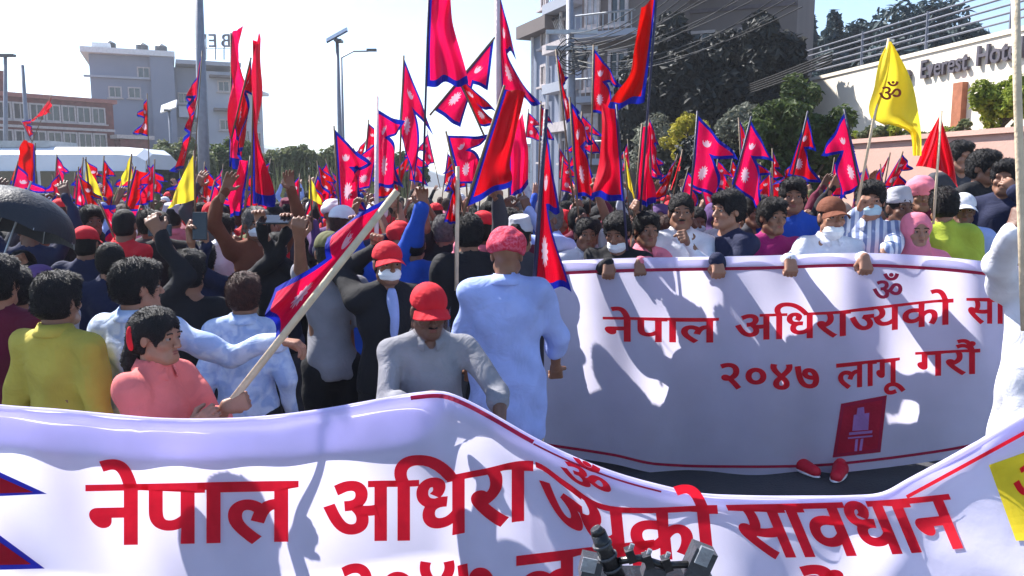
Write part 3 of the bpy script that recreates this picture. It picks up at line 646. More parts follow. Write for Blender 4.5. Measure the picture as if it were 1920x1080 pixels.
# ------------------------------------------------------------------ buildings
M_GREYB = mat('grey_concrete', (.20, .225, .30), .85, .08, .35, .2, 8); M_GREYB2 = mat('pale_concrete', (.33, .35, .41), .85, .08, .4, .2, 8)
M_DARKB = mat('brown_grey_plaster', (.15, .125, .12), .9, .12, .4, .2, 8); M_BRICK = mat('red_brick', (.15, .045, .04), .9, .3, 3, .3, 20); M_GLASS = mat('window_glass', (.03, .04, .05), .12, .1, bump=0, spec=.6)
M_TRIM = mat('pale_trim', (.45, .4, .4), .8); M_WHITEP = mat('white_plaster', (.66, .66, .68), .8, .1)
class Bld:
    """facade helper: local x runs along the facade from the ground point a to b, y outwards to the street"""
    def __init__(s, name, label, a, b, cat='building'):
        s.a = Vector((a[0], a[1], 0)); v = Vector((b[0], b[1], 0)) - s.a; s.L = v.length; s.e = empty(name, s.a, math.atan2(v.y, v.x)); tag(s.e, label, cat)
    def box(s, name, x0, x1, z0, z1, y0, y1, m, par=None):
        mb = MB().box(((x0 + x1) / 2, (y0 + y1) / 2, (z0 + z1) / 2), (abs(x1 - x0), abs(y1 - y0), z1 - z0)); return mb.build(name, m, par or s.e)
    def window(s, x, z, w, h, m=None, fr=None, y=-.02):
        f = MB(); t = .09
        for c, dd in (((x, y - .03, z + h / 2), (w + t, .1, t)), ((x, y - .03, z - h / 2), (w + t, .1, t)), ((x - w / 2, y - .03, z), (t, .1, h - t)), ((x + w / 2, y - .03, z), (t, .1, h - t)), ((x, y - .02, z), (t * .6, .07, h - t))): f.box(c, dd)
        o = f.build('window', fr or M_TRIM, s.e); s.box('pane', x - w / 2 + t / 2, x + w / 2 - t / 2, z - h / 2 + t / 2, z + h / 2 - t / 2, y - .012, y - .002, m or M_GLASS, o)
        MB().box((x, y - .09, z - h / 2 - t * .9), (w + .3, .2, .07)).build('sill', fr or M_TRIM, o); return o
def gp(px, d): p = P(px, 345, d); return (p.x, p.y)
# grey block on the left with sign letters seen from behind
b = Bld('office_building', 'plain grey concrete office block with rooftop letters seen from behind', gp(182, 60), gp(452, 64))
L = b.L; h0 = Hat(100, 60)
b.box('wall', 0, L * .52, 0, h0, 0, 9, M_GREYB); b.box('wall', L * .52 + .01, L * .78, 0, h0 - .6, .5, 9, M_GREYB); b.box('wall', L * .78 + .01, L, 0, h0 - .9, -.6, 8, M_GREYB2)
b.box('stair_tower', L * .40, L * .56, 0, h0 + .15, -.5, -.02, M_GREYB)
b.box('roof_slab', -.5, L * .57, h0 + .01, h0 + .4, -.7, 9.3, M_WHITEP); b.box('roof_slab', L * .57 + .03, L + .3, h0 - .5, h0 - .2, -1, 8.3, M_GREYB2)
b.box('cornice', -.4, L * .395, h0 - 1.7, h0 - 1.55, -.3, -.02, M_GREYB2); b.box('roof_house', L * .02, L * .14, h0 + .41, h0 + .9, .5, 3, M_WHITEP)
for x, z in ((1.6, 8.6), (2.9, 8.6), (3.6, 10.1), (L * .62, 8.4), (L * .7, 6.2), (L * .9, 9.3), (L * .9, 6.4), (L * .6, 5.0)): b.window(x, z, .8, .75, y=(-.02 if x < L * .5 else (.48 if x < L * .78 else -.62)))
b.box('balcony', L * .58, L * .74, 6.9, 7.7, -.5, .49, M_GREYB2); b.box('balcony', L * .82, L * .99, 7.4, 7.6, -1.5, -.62, M_DARKB); b.box('canopy', L * .8, L * 1.0, 9.9, 10.05, -1.5, -.61, M_DARKB)
for x in (L * .13, L * .35, L * .48):
    m = MB(); m.tube([(x, 2, h0 + .4), (x, 2, h0 + 1.1)], .45, 10); m.tube([(x, 2, h0 + 1.1), (x, 2, h0 + 1.3)], .45, 10, .1); m.build('water_tank', M_PLASTIC if x < 3 else M_GREYPL, b.e)
def sign_letter(ch, px, py, d, hpx):
    c = bpy.data.curves.new('t', 'FONT'); c.body = ch; c.size = 1; c.extrude = .06; o = bpy.data.objects.new('t', c); COL.objects.link(o); bpy.context.view_layer.update()
    me = bpy.data.meshes.new_from_object(o.evaluated_get(bpy.context.evaluated_depsgraph_get())); bpy.data.objects.remove(o); me.materials.clear(); me.materials.append(None)
    k = hpx / FPX * d / .73; p = P(px, py, d); q = link('sign_letter', me, M_LETTER); q.scale = (-k, k, k); q.rotation_euler = (math.pi / 2, 0, 0); q.location = p
    return q
rs = empty('rooftop_sign', P(400, 95, 60)); tag(rs, 'rooftop letters VEB seen reversed from behind on the grey block', 'sign')
for ch, px in (('V', 388), ('E', 408), ('B', 434)):
    q = sign_letter(ch, px, 88, 60, 24); q.parent = rs; q.matrix_parent_inverse = Matrix.Translation(rs.location).inverted()
m = MB()
for px in (372, 386, 404, 420, 434, 444): m.tube([P(px, 112, 60.3), P(px, 66, 60.3)], .05, 5)
m.tube([P(365, 90, 60.3), P(445, 90, 60.3)], .05, 5); m.build('sign_frame', M_STEEL, rs, True)
b = Bld('apartment_building', 'small blue grey house right of the grey office block', gp(452, 64), gp(500, 70)); b.box('wall', 0, b.L, 0, Hat(165, 64), .1, 8, M_GREYB2); b.box('roof_slab', -.3, b.L + .3, Hat(165, 64) + .01, Hat(158, 64), -.4, 8.3, M_WHITEP)
for z in (3.2, 5.6, 7.6): b.window(b.L * .3, z, 1, 1.1, y=.08); b.window(b.L * .75, z, 1, 1.1, y=.08)
# brick building far left
b = Bld('brick_building', 'red brick building with pale window bands behind the bus', gp(-260, 42), gp(222, 52)); L = b.L; hb = 6.9
b.box('wall', 0, L, 0, hb, .1, 9, M_BRICK); b.box('parapet', -.2, L + .2, hb + .01, hb + .25, -.1, 9.2, mat('brick_trim', (.32, .12, .1), .8)); b.box('annex', L + .02, L + 1.9, 0, 4.7, -.6, 6, M_BRICK); b.box('annex_roof', L - .3, L + 2.1, 4.72, 4.95, -.9, 6.2, M_TRIM)
for zz in (2.9, 4.5, 6.1):
    b.box('band', 0, L, zz - .95, zz - .8, -.02, .09, M_TRIM)
    for i in range(14): b.window(.7 + i * (L - 1.2) / 13.5, zz, .75, .95, y=.08)
b.box('roof_ridge', L * .3, L * .62, hb + .26, hb + 1.8, 3, 7, M_BRICK)
# narrow stack of flats left of centre right
b = Bld('apartment_building', 'narrow grey apartment tower with overhanging roof near the centre', gp(992, 31), gp(1092, 27)); L = b.L; ht = Hat(35, 30)
b.box('wall', .25, L, 0, ht, 0, 8, M_GREYB); b.box('roof_slab', -.12, L * .55, Hat(66, 30), Hat(42, 30), -.5, 8.2, M_DARKB)
for i in range(6):
    z = 1.2 + i * 1.35
    b.window(L * .32, z + .5, .4, .7); b.window(L * .72, z + .45, .45, .75); b.box('balcony', L * .5, L * .98, z - .28, z + .04, -.5, -.01, M_GREYB2 if i % 2 else M_TRIM) if i > 1 else None
for x in (.12, .42, .66): m = MB(); m.tube([(L * x, -.12, 0), (L * x, -.12, ht)], .06, 6); m.build('drain_pipe', M_WHITEP, b.e)
b = Bld('apartment_building', 'dark plastered building with pale balcony windows behind wires', gp(1088, 24), gp(1208, 23)); L = b.L
b.box('wall', 0, L, 0, 9.6, 0, 6, M_DARKB)
for i in range(5):
    z = 1.6 + i * 1.75; b.window(.35, z, .38, 1.0, mat('pale_curtain', (.5, .5, .55), .6)); b.window(1.15, z, .5, 1.0); b.box('balcony', .05, L * .95, z - .95, z - .78, -.7, -.01, M_GREYB2); m = MB(); m.tube([(.1, -.65, z - .3), (L * .94, -.65, z - .3)], .03, 5); [m.tube([(.1 + j * L * .084, -.65, z - .78), (.1 + j * L * .084, -.65, z - .3)], .018, 4) for j in range(11)]; m.build('balcony_railing', M_STEEL, b.e)
b = Bld('tower_building', 'tall brown grey block with a sheer side behind dark trees', gp(1180, 27), gp(1481, 25)); L = b.L
b.box('wall', 0, L, 0, 17, 0, 9, M_DARKB)
for i in range(6): b.box('floor_band', .02, L - .02, 2.4 + 2.4 * i, 2.52 + 2.4 * i, -.05, -.005, mat('band_grey', (.12, .10, .11), .9))
for i in range(5):
    for j in range(3): b.window(.7 + j * 1.55, 3.6 + 2.4 * i, .8, 1.2)
b = Bld('distant_house', 'small pale house far off under the central flags', gp(955, 60), gp(1000, 60)); b.box('wall', 0, b.L, 0, 4.6, .1, 6, M_WHITEP); b.box('roof_slab', -.2, b.L + .2, 4.61, 4.8, -.2, 6.2, M_GREYB2)
for x in (.4, 1.2): b.window(x, 3.2, .5, .8, y=.08)
# ------------------------------------------------------------------ bus
bs = empty('bus', (P(120, 345, 20).x, 20, 0)); tag(bs, 'white bus with a dark window band parked behind the left crowd', 'bus')
M_BUSW = mat('bus_white', (.7, .72, .76), .35, .05, 2, 0); x1 = P(268, 345, 20).x; x0 = x1 - 8.5; cx = (x0 + x1) / 2
sec = [(-1.15, .35), (-1.2, 1.2), (-1.17, 2.1), (-1.05, 2.58), (-.6, 2.78), (.6, 2.78), (1.05, 2.58), (1.17, 2.1), (1.2, 1.2), (1.15, .35)]
v = []; N = len(sec); xs_ = [x0, x0 + .15, x1 - .7, x1 - .2, x1]; ks = [.96, 1, 1, .985, .93]
for x, k in zip(xs_, ks): v += [(x, 21.2 + y * k, .35 + (z - .35) * (k if x > cx else 1)) for y, z in sec]
f = [(i * N + j, i * N + (j + 1) % N, (i + 1) * N + (j + 1) % N, (i + 1) * N + j) for i in range(4) for j in range(N)] + [tuple(range(N)), tuple(range(4 * N, 5 * N))[::-1]]
MB().add(v, f).build('body', M_BUSW, bs, True)
for i in range(7): xa = x0 + .35 + i * 1.13; MB().box((xa + .5, 19.995, 1.78), (1.02, .05, .78)).build('side_window', M_SCREEN, bs, True)
MB().box((x1 - .03, 21.2, 1.75), (.1, 1.95, .95)).build('windscreen', M_SCREEN, bs, True)
for i in range(2): MB().box((x0 + 1.9 + i * 3.2, 21.2, 2.86), (1.7, 1.3, .16)).build('roof_rack', M_STEEL, bs, True)
for xw in (x0 + 1.6, x1 - 1.9):
    for yw in (20.15, 22.25): m = MB(); m.tube([(xw, yw - .13, .45), (xw, yw + .13, .45)], .45, 20); t = m.build('wheel', M_PLASTIC, bs, True); MB().tube([(xw, yw - .15, .45), (xw, yw + .15, .45)], .22, 12).build('rim', M_STEEL, t)
for o in bs.children:
    for c in o.children: c.matrix_parent_inverse = Matrix()
# ------------------------------------------------------------------ street lamps, poles, wires
M_LAMP = mat('lamp_grey', (.22, .23, .27), .5, .1, metal=.3)
def lamp(px0, py0, px1, py1, d, label, r=.07, head=None, name='street_lamp', cat='street lamp'):
    t = empty(name, (P(px1, 345, d).x, d, 0)); tag(t, label, cat)
    top = P(px0, py0, d); bot = Vector((P(px1, 345, d).x, d, 0)); MB().tube([bot, (bot + top) / 2, top], r * 1.25, 8, r * .7).build('pole', M_LAMP, t, True, True)
    if head == 'solar':
        mm = Matrix.Rotation(R(-28), 3, 'Y') @ Matrix.Rotation(R(25), 3, 'X'); MB().box(top + Vector((0, 0, .1)), (.75, .5, .05), mm).build('solar_panel', M_SCREEN, t, True); MB().box(top + Vector((.1, -.25, -.12)), (.22, .4, .07)).build('lamp_head', M_GREYPL, t, True)
    if head == 'white': mm = Matrix.Rotation(R(-20), 3, 'Y') @ Matrix.Rotation(R(40), 3, 'X'); MB().box(top + Vector((0, 0, .1)), (.62, .5, .05), mm).build('solar_panel', M_WHITEP, t, True); MB().box(top + Vector((0, -.15, -.05)), (.16, .3, .06)).build('lamp_head', M_GREYPL, t, True)
    return t, top
lamp(632, 72, 640, 240, 26, 'grey lamp post with tilted solar panel against bright sky', .075, 'solar')
t, tp = lamp(640, 108, 646, 250, 34, 'distant lamp post with one thin curved arm, right of solar lamp', .06)
MB().tube([tp, tp + Vector((.5, 0, .25)), P(690, 96, 34)], .035, 6).build('arm', M_LAMP, t, True); MB().box(P(697, 94, 34), (.4, .2, .1)).build('lamp_head', M_GREYPL, t, True)
lamp(317, 205, 325, 300, 30, 'short lamp post with white tilted panel before the grey block', .06, 'white')
lamp(371, -60, 381, 330, 20, 'tall thick grey pole rising out of the frame beside the flags', .13, None, 'utility_pole', 'pole')
lamp(42, 122, 56, 300, 28, 'slim lamp post before the brick building', .08)[0]
t, tp = lamp(10, 104, 4, 300, 32, 'dark lamp post at the left frame edge', .09); MB().box(tp + Vector((.05, 0, 0)), (.6, .25, .1)).build('lamp_head', M_GREYPL, t, True)
lamp(962, 178, 960, 330, 40, 'far thin pole between the central flags', .07, None, 'utility_pole', 'pole')
t, tp = lamp(1068, -30, 1076, 350, 21, 'concrete utility pole carrying a tangle of wires', .13, None, 'utility_pole', 'pole')
for py in (60, 90): MB().box(P(1072, py, 20.85), (1.3, .1, .1)).build('crossarm', M_STEEL, t, True)
mm = MB(); mm.tube([P(1085, 130, 20.8), P(1085, 100, 20.8)], .2, 12); mm.build('transformer', M_GREYPL, t, True)
M_WIRE = mat('black_wire', (.012, .012, .014), .5, .1)
def wire(p0, p1, sag, r=.018, lab='steep black overhead wire leaving the utility pole up to the right'):
    m = MB(); pts = [p0.lerp(p1, i / 14) - Vector((0, 0, sag * 4 * (i / 14) * (1 - i / 14))) for i in range(15)]; m.tube(pts, r, 5)
    tag(m.build('overhead_wire', M_WIRE), lab, 'wire', 'overhead wires')
rr = random.Random(3)
for i in range(6): wire(P(1070, 62 + i * 9, 20.8), P(1250 + i * 16, -30 + i * 4, 13), .15 + rr.uniform(0, .2), .010)
for i in range(8): wire(P(1070, 88 + i * 5, 20.8), P(1420 + i * 12, -50 + i * 9, 12), .2 + rr.uniform(0, .35), .009, 'long black overhead wire crossing the dark building and trees')
for i in range(6): wire(P(1072, 85 + i * 6, 20.8), P(1040 - i * 4, -20, 34), .3, .015, 'black wire from utility pole over the grey apartment tower')
for i in range(5): wire(P(1225, 222 - i * 3, 26), P(1560, 118 - i * 5, 15.5), .12, .016, 'low cable running above bushes beside the hotel railing')
for i in range(5):   # slack loops on the pole
    c = P(1072 + rr.uniform(-6, 6), 95 + i * 6, 20.7); q = MB(); q.tube([c + Vector((math.cos(a) * (.3 + .1 * rr.random()), .1 * math.sin(a * 2), math.sin(a) * (.22 + .1 * rr.random()))) for a in np.linspace(0, 6.2, 22)], .014, 5)
    tag(q.build('wire_coil', M_WIRE), 'coil of slack black cable hung on the utility pole', 'wire coil', 'cable coils')
# ------------------------------------------------------------------ lettering
import bmesh
def glyphs(txt, offset=.022, cutx=None, dx=.07):
    c = bpy.data.curves.new('t', 'FONT'); c.body = txt; c.size = 1; c.resolution_u = 5; o = bpy.data.objects.new('t', c); COL.objects.link(o); bpy.context.view_layer.update()
    me = bpy.data.meshes.new_from_object(o.evaluated_get(bpy.context.evaluated_depsgraph_get())); bpy.data.objects.remove(o)
    bm = bmesh.new(); bm.from_mesh(me); bpy.data.meshes.remove(me)
    bmesh.ops.remove_doubles(bm, verts=bm.verts, dist=.0005); bmesh.ops.triangulate(bm, faces=bm.faces[:])
    mv = {}
    for v in bm.verts:      # embolden: push every outline point outwards
        n = Vector((0, 0, 0)); k = 0
        for e in v.link_edges:
            if len(e.link_faces) == 1:
                t = (e.verts[1].co - e.verts[0].co); m_ = (e.verts[0].co + e.verts[1].co) / 2; q = Vector((t.y, -t.x, 0))
                if q.length < 1e-7: continue
                q.normalize(); c_ = e.link_faces[0].calc_center_median() - m_
                f_ = e.link_faces[0]; o_ = [w for w in f_.verts if w not in e.verts]
                if o_: c_ = o_[0].co - m_
                if q.dot(c_) > 0: q = -q
                n += q; k += 1
        if k and n.length > .3: mv[v] = n.normalized() * offset * min(1.6, 2 / max(n.length, .8)) * (1, .62)[0]
    for v, d_ in mv.items(): v.co += Vector((d_.x, d_.y * .7, 0))
    if cutx: bmesh.ops.bisect_plane(bm, geom=bm.verts[:] + bm.edges[:] + bm.faces[:], plane_co=(cutx, 0, 0), plane_no=(1, 0, 0), clear_outer=True)
    xs = [v.co.x for v in bm.verts]; x = min(xs) + dx
    while x < max(xs):
        bmesh.ops.bisect_plane(bm, geom=bm.verts[:] + bm.edges[:] + bm.faces[:], plane_co=(x, 0, 0), plane_no=(1, 0, 0)); x += dx
    y = -.25
    while y < .9:
        bmesh.ops.bisect_plane(bm, geom=bm.verts[:] + bm.edges[:] + bm.faces[:], plane_co=(0, y, 0), plane_no=(0, 1, 0)); y += .11
    bmesh.ops.triangulate(bm, faces=bm.faces[:]); bm.verts.index_update()
    V0 = [(v.co.x, v.co.y) for v in bm.verts]; F0 = [tuple(v.index for v in f.verts) for f in bm.faces]; bm.free(); V = []; F = []
    V = [(x, y, 0) for x, y in V0]; F = F0
    return V, F
def word(parts, offset=.022):
    """parts: strings or (string, cut x); joined left to right by their head-line"""
    V = []; F = []; x = 0
    for p in parts:
        t, c = p if isinstance(p, tuple) else (p, None); v, f = glyphs(t, offset, c); b = len(V); V += [(a + x, q, l) for a, q, l in v]; F += [tuple(i + b for i in g) for g in f]; x += max(a for a, q, l in v) - offset * 1.5
    return V, F
def print_on(name, W_, surf, x0, x1, head, bodyh, m, par, shear=0, yf=None):
    """lay glyphs on a cloth surface; head(px) is the head-line height, all in the cloth's own layout units"""
    V, F = W_; a = min(v[0] for v in V); b = max(v[0] for v in V); out = []
    for x, y, ly in V:
        px = x0 + (x - a) / (b - a) * (x1 - x0); dy = (.622 - y) / .622 * bodyh; p = surf(px + shear * dy, head(px) + dy); out.append((p[0], p[1] - ly * .0005, p[2]))
    mb = MB(); mb.v = [tuple(p) for p in out]; mb.f = F; return mb.build(name, m, par, True)
def poly_on(name, pts, surf, m, par, n=10):
    """a flat printed quad laid on the cloth, pts are four corners"""
    v = []; f = []
    for i in range(n + 1):
        for j in range(n + 1):
            s, t = i / n, j / n; x = (pts[0][0] * (1 - s) + pts[1][0] * s) * (1 - t) + (pts[3][0] * (1 - s) + pts[2][0] * s) * t; y = (pts[0][1] * (1 - s) + pts[1][1] * s) * (1 - t) + (pts[3][1] * (1 - s) + pts[2][1] * s) * t; v.append(tuple(surf(x, y)))
    for i in range(n):
        for j in range(n): k = i * (n + 1) + j; f.append((k, k + 1, k + n + 2, k + n + 1))
    mb = MB(); mb.v = v; mb.f = f; return mb.build(name, m, par, True)
def line_on(name, pts, w, surf, m, par):
    v = []; f = []; 
    for i, (x, y) in enumerate(pts):
        q = pts[min(i + 1, len(pts) - 1)]; p = pts[max(i - 1, 0)]; dx, dy = q[0] - p[0], q[1] - p[1]; l = math.hypot(dx, dy); nx, ny = -dy / l, dx / l
        v += [tuple(surf(x + nx * w / 2, y + ny * w / 2)), tuple(surf(x - nx * w / 2, y - ny * w / 2))]
    for i in range(len(pts) - 1): f.append((2 * i, 2 * i + 1, 2 * i + 3, 2 * i + 2))
    mb = MB(); mb.v = v; mb.f = f; return mb.build(name, m, par, True)
def interp(tab):
    xs = [p[0] for p in tab]; ys = [p[1] for p in tab]
    def f(x):   # smooth (Catmull-Rom like through cosine-free hermite)
        i = max(0, min(len(xs) - 2, int(np.searchsorted(xs, x) - 1))); h = xs[i + 1] - xs[i]; t = (x - xs[i]) / h
        if t < 0 or t > 1: return float(np.interp(x, xs, ys))
        m0 = (ys[i + 1] - ys[i - 1]) / (xs[i + 1] - xs[i - 1]) if i > 0 else (ys[1] - ys[0]) / h; m1 = (ys[i + 2] - ys[i]) / (xs[i + 2] - xs[i]) if i + 2 < len(xs) else (ys[i + 1] - ys[i]) / h
        return (2 * t ** 3 - 3 * t ** 2 + 1) * ys[i] + (t ** 3 - 2 * t ** 2 + t) * h * m0 + (-2 * t ** 3 + 3 * t ** 2) * ys[i + 1] + (t ** 3 - t ** 2) * h * m1
    return f
def cloth_sheet(name, xa, xb, nx, top, bot, ny, surf, m, par, off=0):
    v = []; f = []
    for i in range(nx + 1):
        x = xa + (xb - xa) * i / nx; a, b_ = top(x), bot(x)
        for j in range(ny + 1): p = surf(x, a + (b_ - a) * j / ny); v.append((p[0], p[1] + off, p[2]))
    for i in range(nx):
        for j in range(ny): k = i * (ny + 1) + j; f.append((k, k + 1, k + ny + 2, k + ny + 1))
    return link(name, mesh_np(name, v, f), m, par, True)
# ---- back banner
bt = interp([(1020, 494), (1060, 490), (1180, 485), (1300, 483), (1450, 480), (1560, 476), (1650, 476), (1740, 481), (1810, 487), (1900, 498), (1990, 512)])
bb = interp([(1020, 850), (1150, 870), (1230, 887), (1400, 892), (1540, 889), (1650, 878), (1760, 863), (1850, 848), (1990, 836)])
def bd(x, y): return 5.02 - .25 * ((x - 1000) / 900) ** 2 + .035 * math.sin(x / 37 + y / 210) + .02 * math.sin(x / 19 - y / 90) * ((900 - y) / 400) + .04 * math.exp(-((x - 1490 - (y - 700) * .1) / 60) ** 2) * (y - 470) / 430 - .05 * math.sin((y - 480) / 420 * math.pi)
bsurf = lambda x, y: P(x, y, bd(x, y)); bs1 = lambda x, y: P(x, y, bd(x, y) - .006); bs2 = lambda x, y: P(x, y, bd(x, y) - .009); bs3 = lambda x, y: P(x, y, bd(x, y) - .012)
BB = empty('protest_banner', P(1450, 690, 5.05)); tag(BB, 'wide white banner in the back row with three printed lines and red emblem', 'banner')
cloth_sheet('cloth', 1020, 1990, 150, bt, bb, 46, bsurf, M_BANNER, BB)
cloth_sheet('hem', 1020, 1990, 100, lambda x: bt(x) - 1, lambda x: bt(x) + 16, 3, bsurf, M_BANNER, BB, .012)
xs_ = [1022 + i * 12 for i in range(81)]
line_on('border_line', [(x, bt(x) + 22) for x in xs_], 6, bs1, M_DARKRED, BB); line_on('border_line', [(x, bb(x) - 17) for x in xs_], 5, bs1, M_DARKRED, BB)
hd = interp([(1130, 595), (1350, 597), (1380, 592), (1560, 585), (1620, 578), (1785, 561), (1900, 560)])
print_on('lettering', word(['नेपाल']), bs1, 1130, 1348, hd, 44, M_REDPRINT, BB)
print_on('lettering', word(['अिधरा', ('ज', .50), 'यको']), bs1, 1378, 1788, hd, 46, M_REDPRINT, BB)
print_on('lettering', word(['सांवधान']), bs1, 1812, 2040, hd, 46, M_REDPRINT, BB)
print_on('lettering', word(['२०४७'], .026), bs1, 1350, 1536, interp([(1340, 682), (1540, 686)]), 45, M_REDPRINT, BB)
print_on('lettering', word(['लागू']), bs1, 1568, 1698, interp([(1560, 684), (1700, 670)]), 46, M_REDPRINT, BB)
print_on('lettering', word(['गरौं'], .018), bs1, 1716, 1838, interp([(1700, 662), (1850, 654)]), 45, M_REDPRINT, BB)
print_on('om_symbol', word(['ॐ'], .02), bs1, 1636, 1692, lambda x: 527, 37, M_DARKRED, BB)
e = poly_on('emblem', [(1577, 757), (1663, 741), (1651, 848), (1561, 858)], bs1, M_DARKRED, BB); poly_on('emblem_field', [(1583, 763), (1655, 750), (1645, 841), (1569, 851)], bs2, mat('red_field', (.45, .01, .04), .75, trans=.25), e).matrix_parent_inverse = Matrix()
E_ = [(1601, 778, 1630, 774, 1628, 806, 1598, 808), (1608, 765, 1620, 763, 1621, 776, 1606, 778), (1592, 811, 1636, 807, 1635, 812, 1592, 816), (1590, 820, 1636, 816, 1636, 819, 1590, 823), (1604, 824, 1609, 823, 1607, 846, 1602, 846), (1614, 823, 1619, 822, 1616, 845, 1611, 845)]
for q in E_: poly_on('emblem_mark', [(q[0], q[1]), (q[2], q[3]), (q[4], q[5]), (q[6], q[7])], bs3, mat('violet_print', (.42, .2, .5), .75, trans=.2), e, 3).matrix_parent_inverse = Matrix()
# ---- front banner
ft = interp([(-120, 752), (0, 765), (100, 772), (200, 781), (300, 789), (420, 789), (520, 782), (620, 768), (720, 750), (780, 740), (830, 738), (870, 752), (920, 778), (1000, 824), (1080, 862), (1160, 892), (1240, 914), (1310, 929), (1400, 934), (1500, 935), (1600, 934), (1660, 928), (1710, 902), (1770, 870), (1850, 826), (1920, 785), (2050, 715)])
fdx = interp([(-120, 2.25), (400, 2.5), (830, 2.85), (1000, 2.80), (1300, 2.72), (1660, 2.6), (1920, 2.3), (2050, 2.2)])
def fd(x, y):
    t = ft(x); u = y - t
    w = .012 * math.sin(x / 52 + u / 160) + .008 * math.sin(x / 23 - u / 60) + .02 * math.sin(u / 210 + x / 300)
    for cx_, cy_, a_, s_, amp in ((830, 740, .9, 26, .045), (830, 740, .55, 22, .035), (830, 740, 1.5, 30, .04), (1500, 940, .35, 30, .03), (1920, 790, 2.5, 34, .04), (250, 790, .2, 40, .03)):
        rx, ry = x - cx_, y - cy_; q = rx * math.sin(a_) - ry * math.cos(a_); p = rx * math.cos(a_) + ry * math.sin(a_)
        if p > 0: w -= amp * math.exp(-(q / (s_ + p * .06)) ** 2) * min(1, p / 90) * math.exp(-p / 700)
    return fdx(x) + w - .10 * min(1, max(0, u) / 300) ** 1.5
fsurf = lambda x, y: P(x, y, fd(x, y)); fs1 = lambda x, y: P(x, y, fd(x, y) - .006); fs2 = lambda x, y: P(x, y, fd(x, y) - .009); fs3 = lambda x, y: P(x, y, fd(x, y) - .012)
FB = empty('protest_banner', P(900, 1000, 2.7)); tag(FB, 'long white banner in front sagging between hands with big red lettering', 'banner')
cloth_sheet('cloth', -120, 2050, 300, ft, lambda x: max(ft(x) + 420, 1250), 70, fsurf, M_BANNER, FB)
hb_ = interp([(-120, 60), (200, 66), (450, 62), (640, 74), (760, 82), (815, 60), (840, 20), (1000, 20), (1300, 14), (1600, 12), (1700, 20), (2050, 24)])
cloth_sheet('hem', -120, 2050, 200, lambda x: ft(x) + 12, lambda x: ft(x) + 12 + hb_(x), 6, fsurf, M_BANNER, FB, .016)
cloth_sheet('hem', -120, 2050, 200, lambda x: ft(x) + 13, lambda x: ft(x) + 10 + hb_(x), 6, fsurf, M_BANNER, FB, .028)
m = MB(); m.tube([fsurf(x, ft(x) + 3) + Vector((0, .012, 0)) for x in range(-120, 2050, 10)], .011, 8); m.build('rolled_edge', M_BANNER, FB, True, True)
line_on('border_line', [(x, ft(x) + 5) for x in range(770, 1010, 10)], 8, fs1, M_DARKRED, FB); line_on('border_line', [(x, ft(x) + 8) for x in range(1000, 1250, 10)], 3.5, fs1, M_DARKRED, FB)
line_on('border_line', [(1700 + i * 10, 932 - i * 5.45) for i in range(33)], 7, fs1, M_REDPRINT, FB)
fh = interp([(100, 914), (300, 910), (560, 905), (610, 908), (700, 905), (800, 902), (900, 884), (1000, 868), (1060, 905), (1120, 945), (1190, 955), (1335, 950), (1360, 950), (1640, 942), (1820, 925)])
print_on('lettering', word(['नेपाल'], .030), fs1, 160, 560, fh, 107, M_REDPRINT, FB)
print_on('lettering', word(['अिधरा'], .030), fs1, 606, 1000, fh, 106, M_REDPRINT, FB)
print_on('lettering', word([('ज', .50), 'यको'], .030), fs1, 1004, 1345, fh, 92, M_REDPRINT, FB, .1)
print_on('lettering', word(['सावधान'], .030), fs1, 1362, 1780, fh, 94, M_REDPRINT, FB, .42)
print_on('lettering', word(['२०४७'], .030), fs1, 640, 930, lambda x: 1062 - (x - 640) * .03, 100, M_REDPRINT, FB)
print_on('lettering', word(['लागू'], .030), fs1, 968, 1250, lambda x: 1046 - (x - 968) * .12, 104, M_REDPRINT, FB)
print_on('lettering', word(['गरौं'], .030), fs1, 1330, 1600, lambda x: 1112 - (x - 1330) * .03, 100, M_REDPRINT, FB)
print_on('om_symbol', word(['ॐ'], .030), fs1, 1045, 1140, lambda x: 858 + (x - 1045) * .42, 42, M_REDPRINT, FB, .3)
def tri_on(name, a, b_, c, surf, m, n=8): return poly_on(name, [a, b_, c, c], surf, m, FB, n)
e1 = tri_on('flag_print', (-120, 830), (88, 926), (-120, 936), fs1, M_BLUEPRINT); tri_on('flag_print', (-120, 915), (84, 1066), (-120, 1072), fs1, M_BLUEPRINT)
tri_on('flag_print_field', (-120, 842), (62, 923), (-120, 929), fs2, M_REDPRINT); tri_on('flag_print_field', (-120, 932), (58, 1058), (-120, 1062), fs2, M_REDPRINT)
poly_on('pennant_print', [(1854, 872), (1985, 826), (2010, 1010), (1905, 1014)], fs1, M_YPRINT, FB); print_on('om_symbol', word(['ॐ'], .02), fs2, 1900, 1985, lambda x: 880 - (x - 1900) * .3, 64, M_REDPRINT, FB)
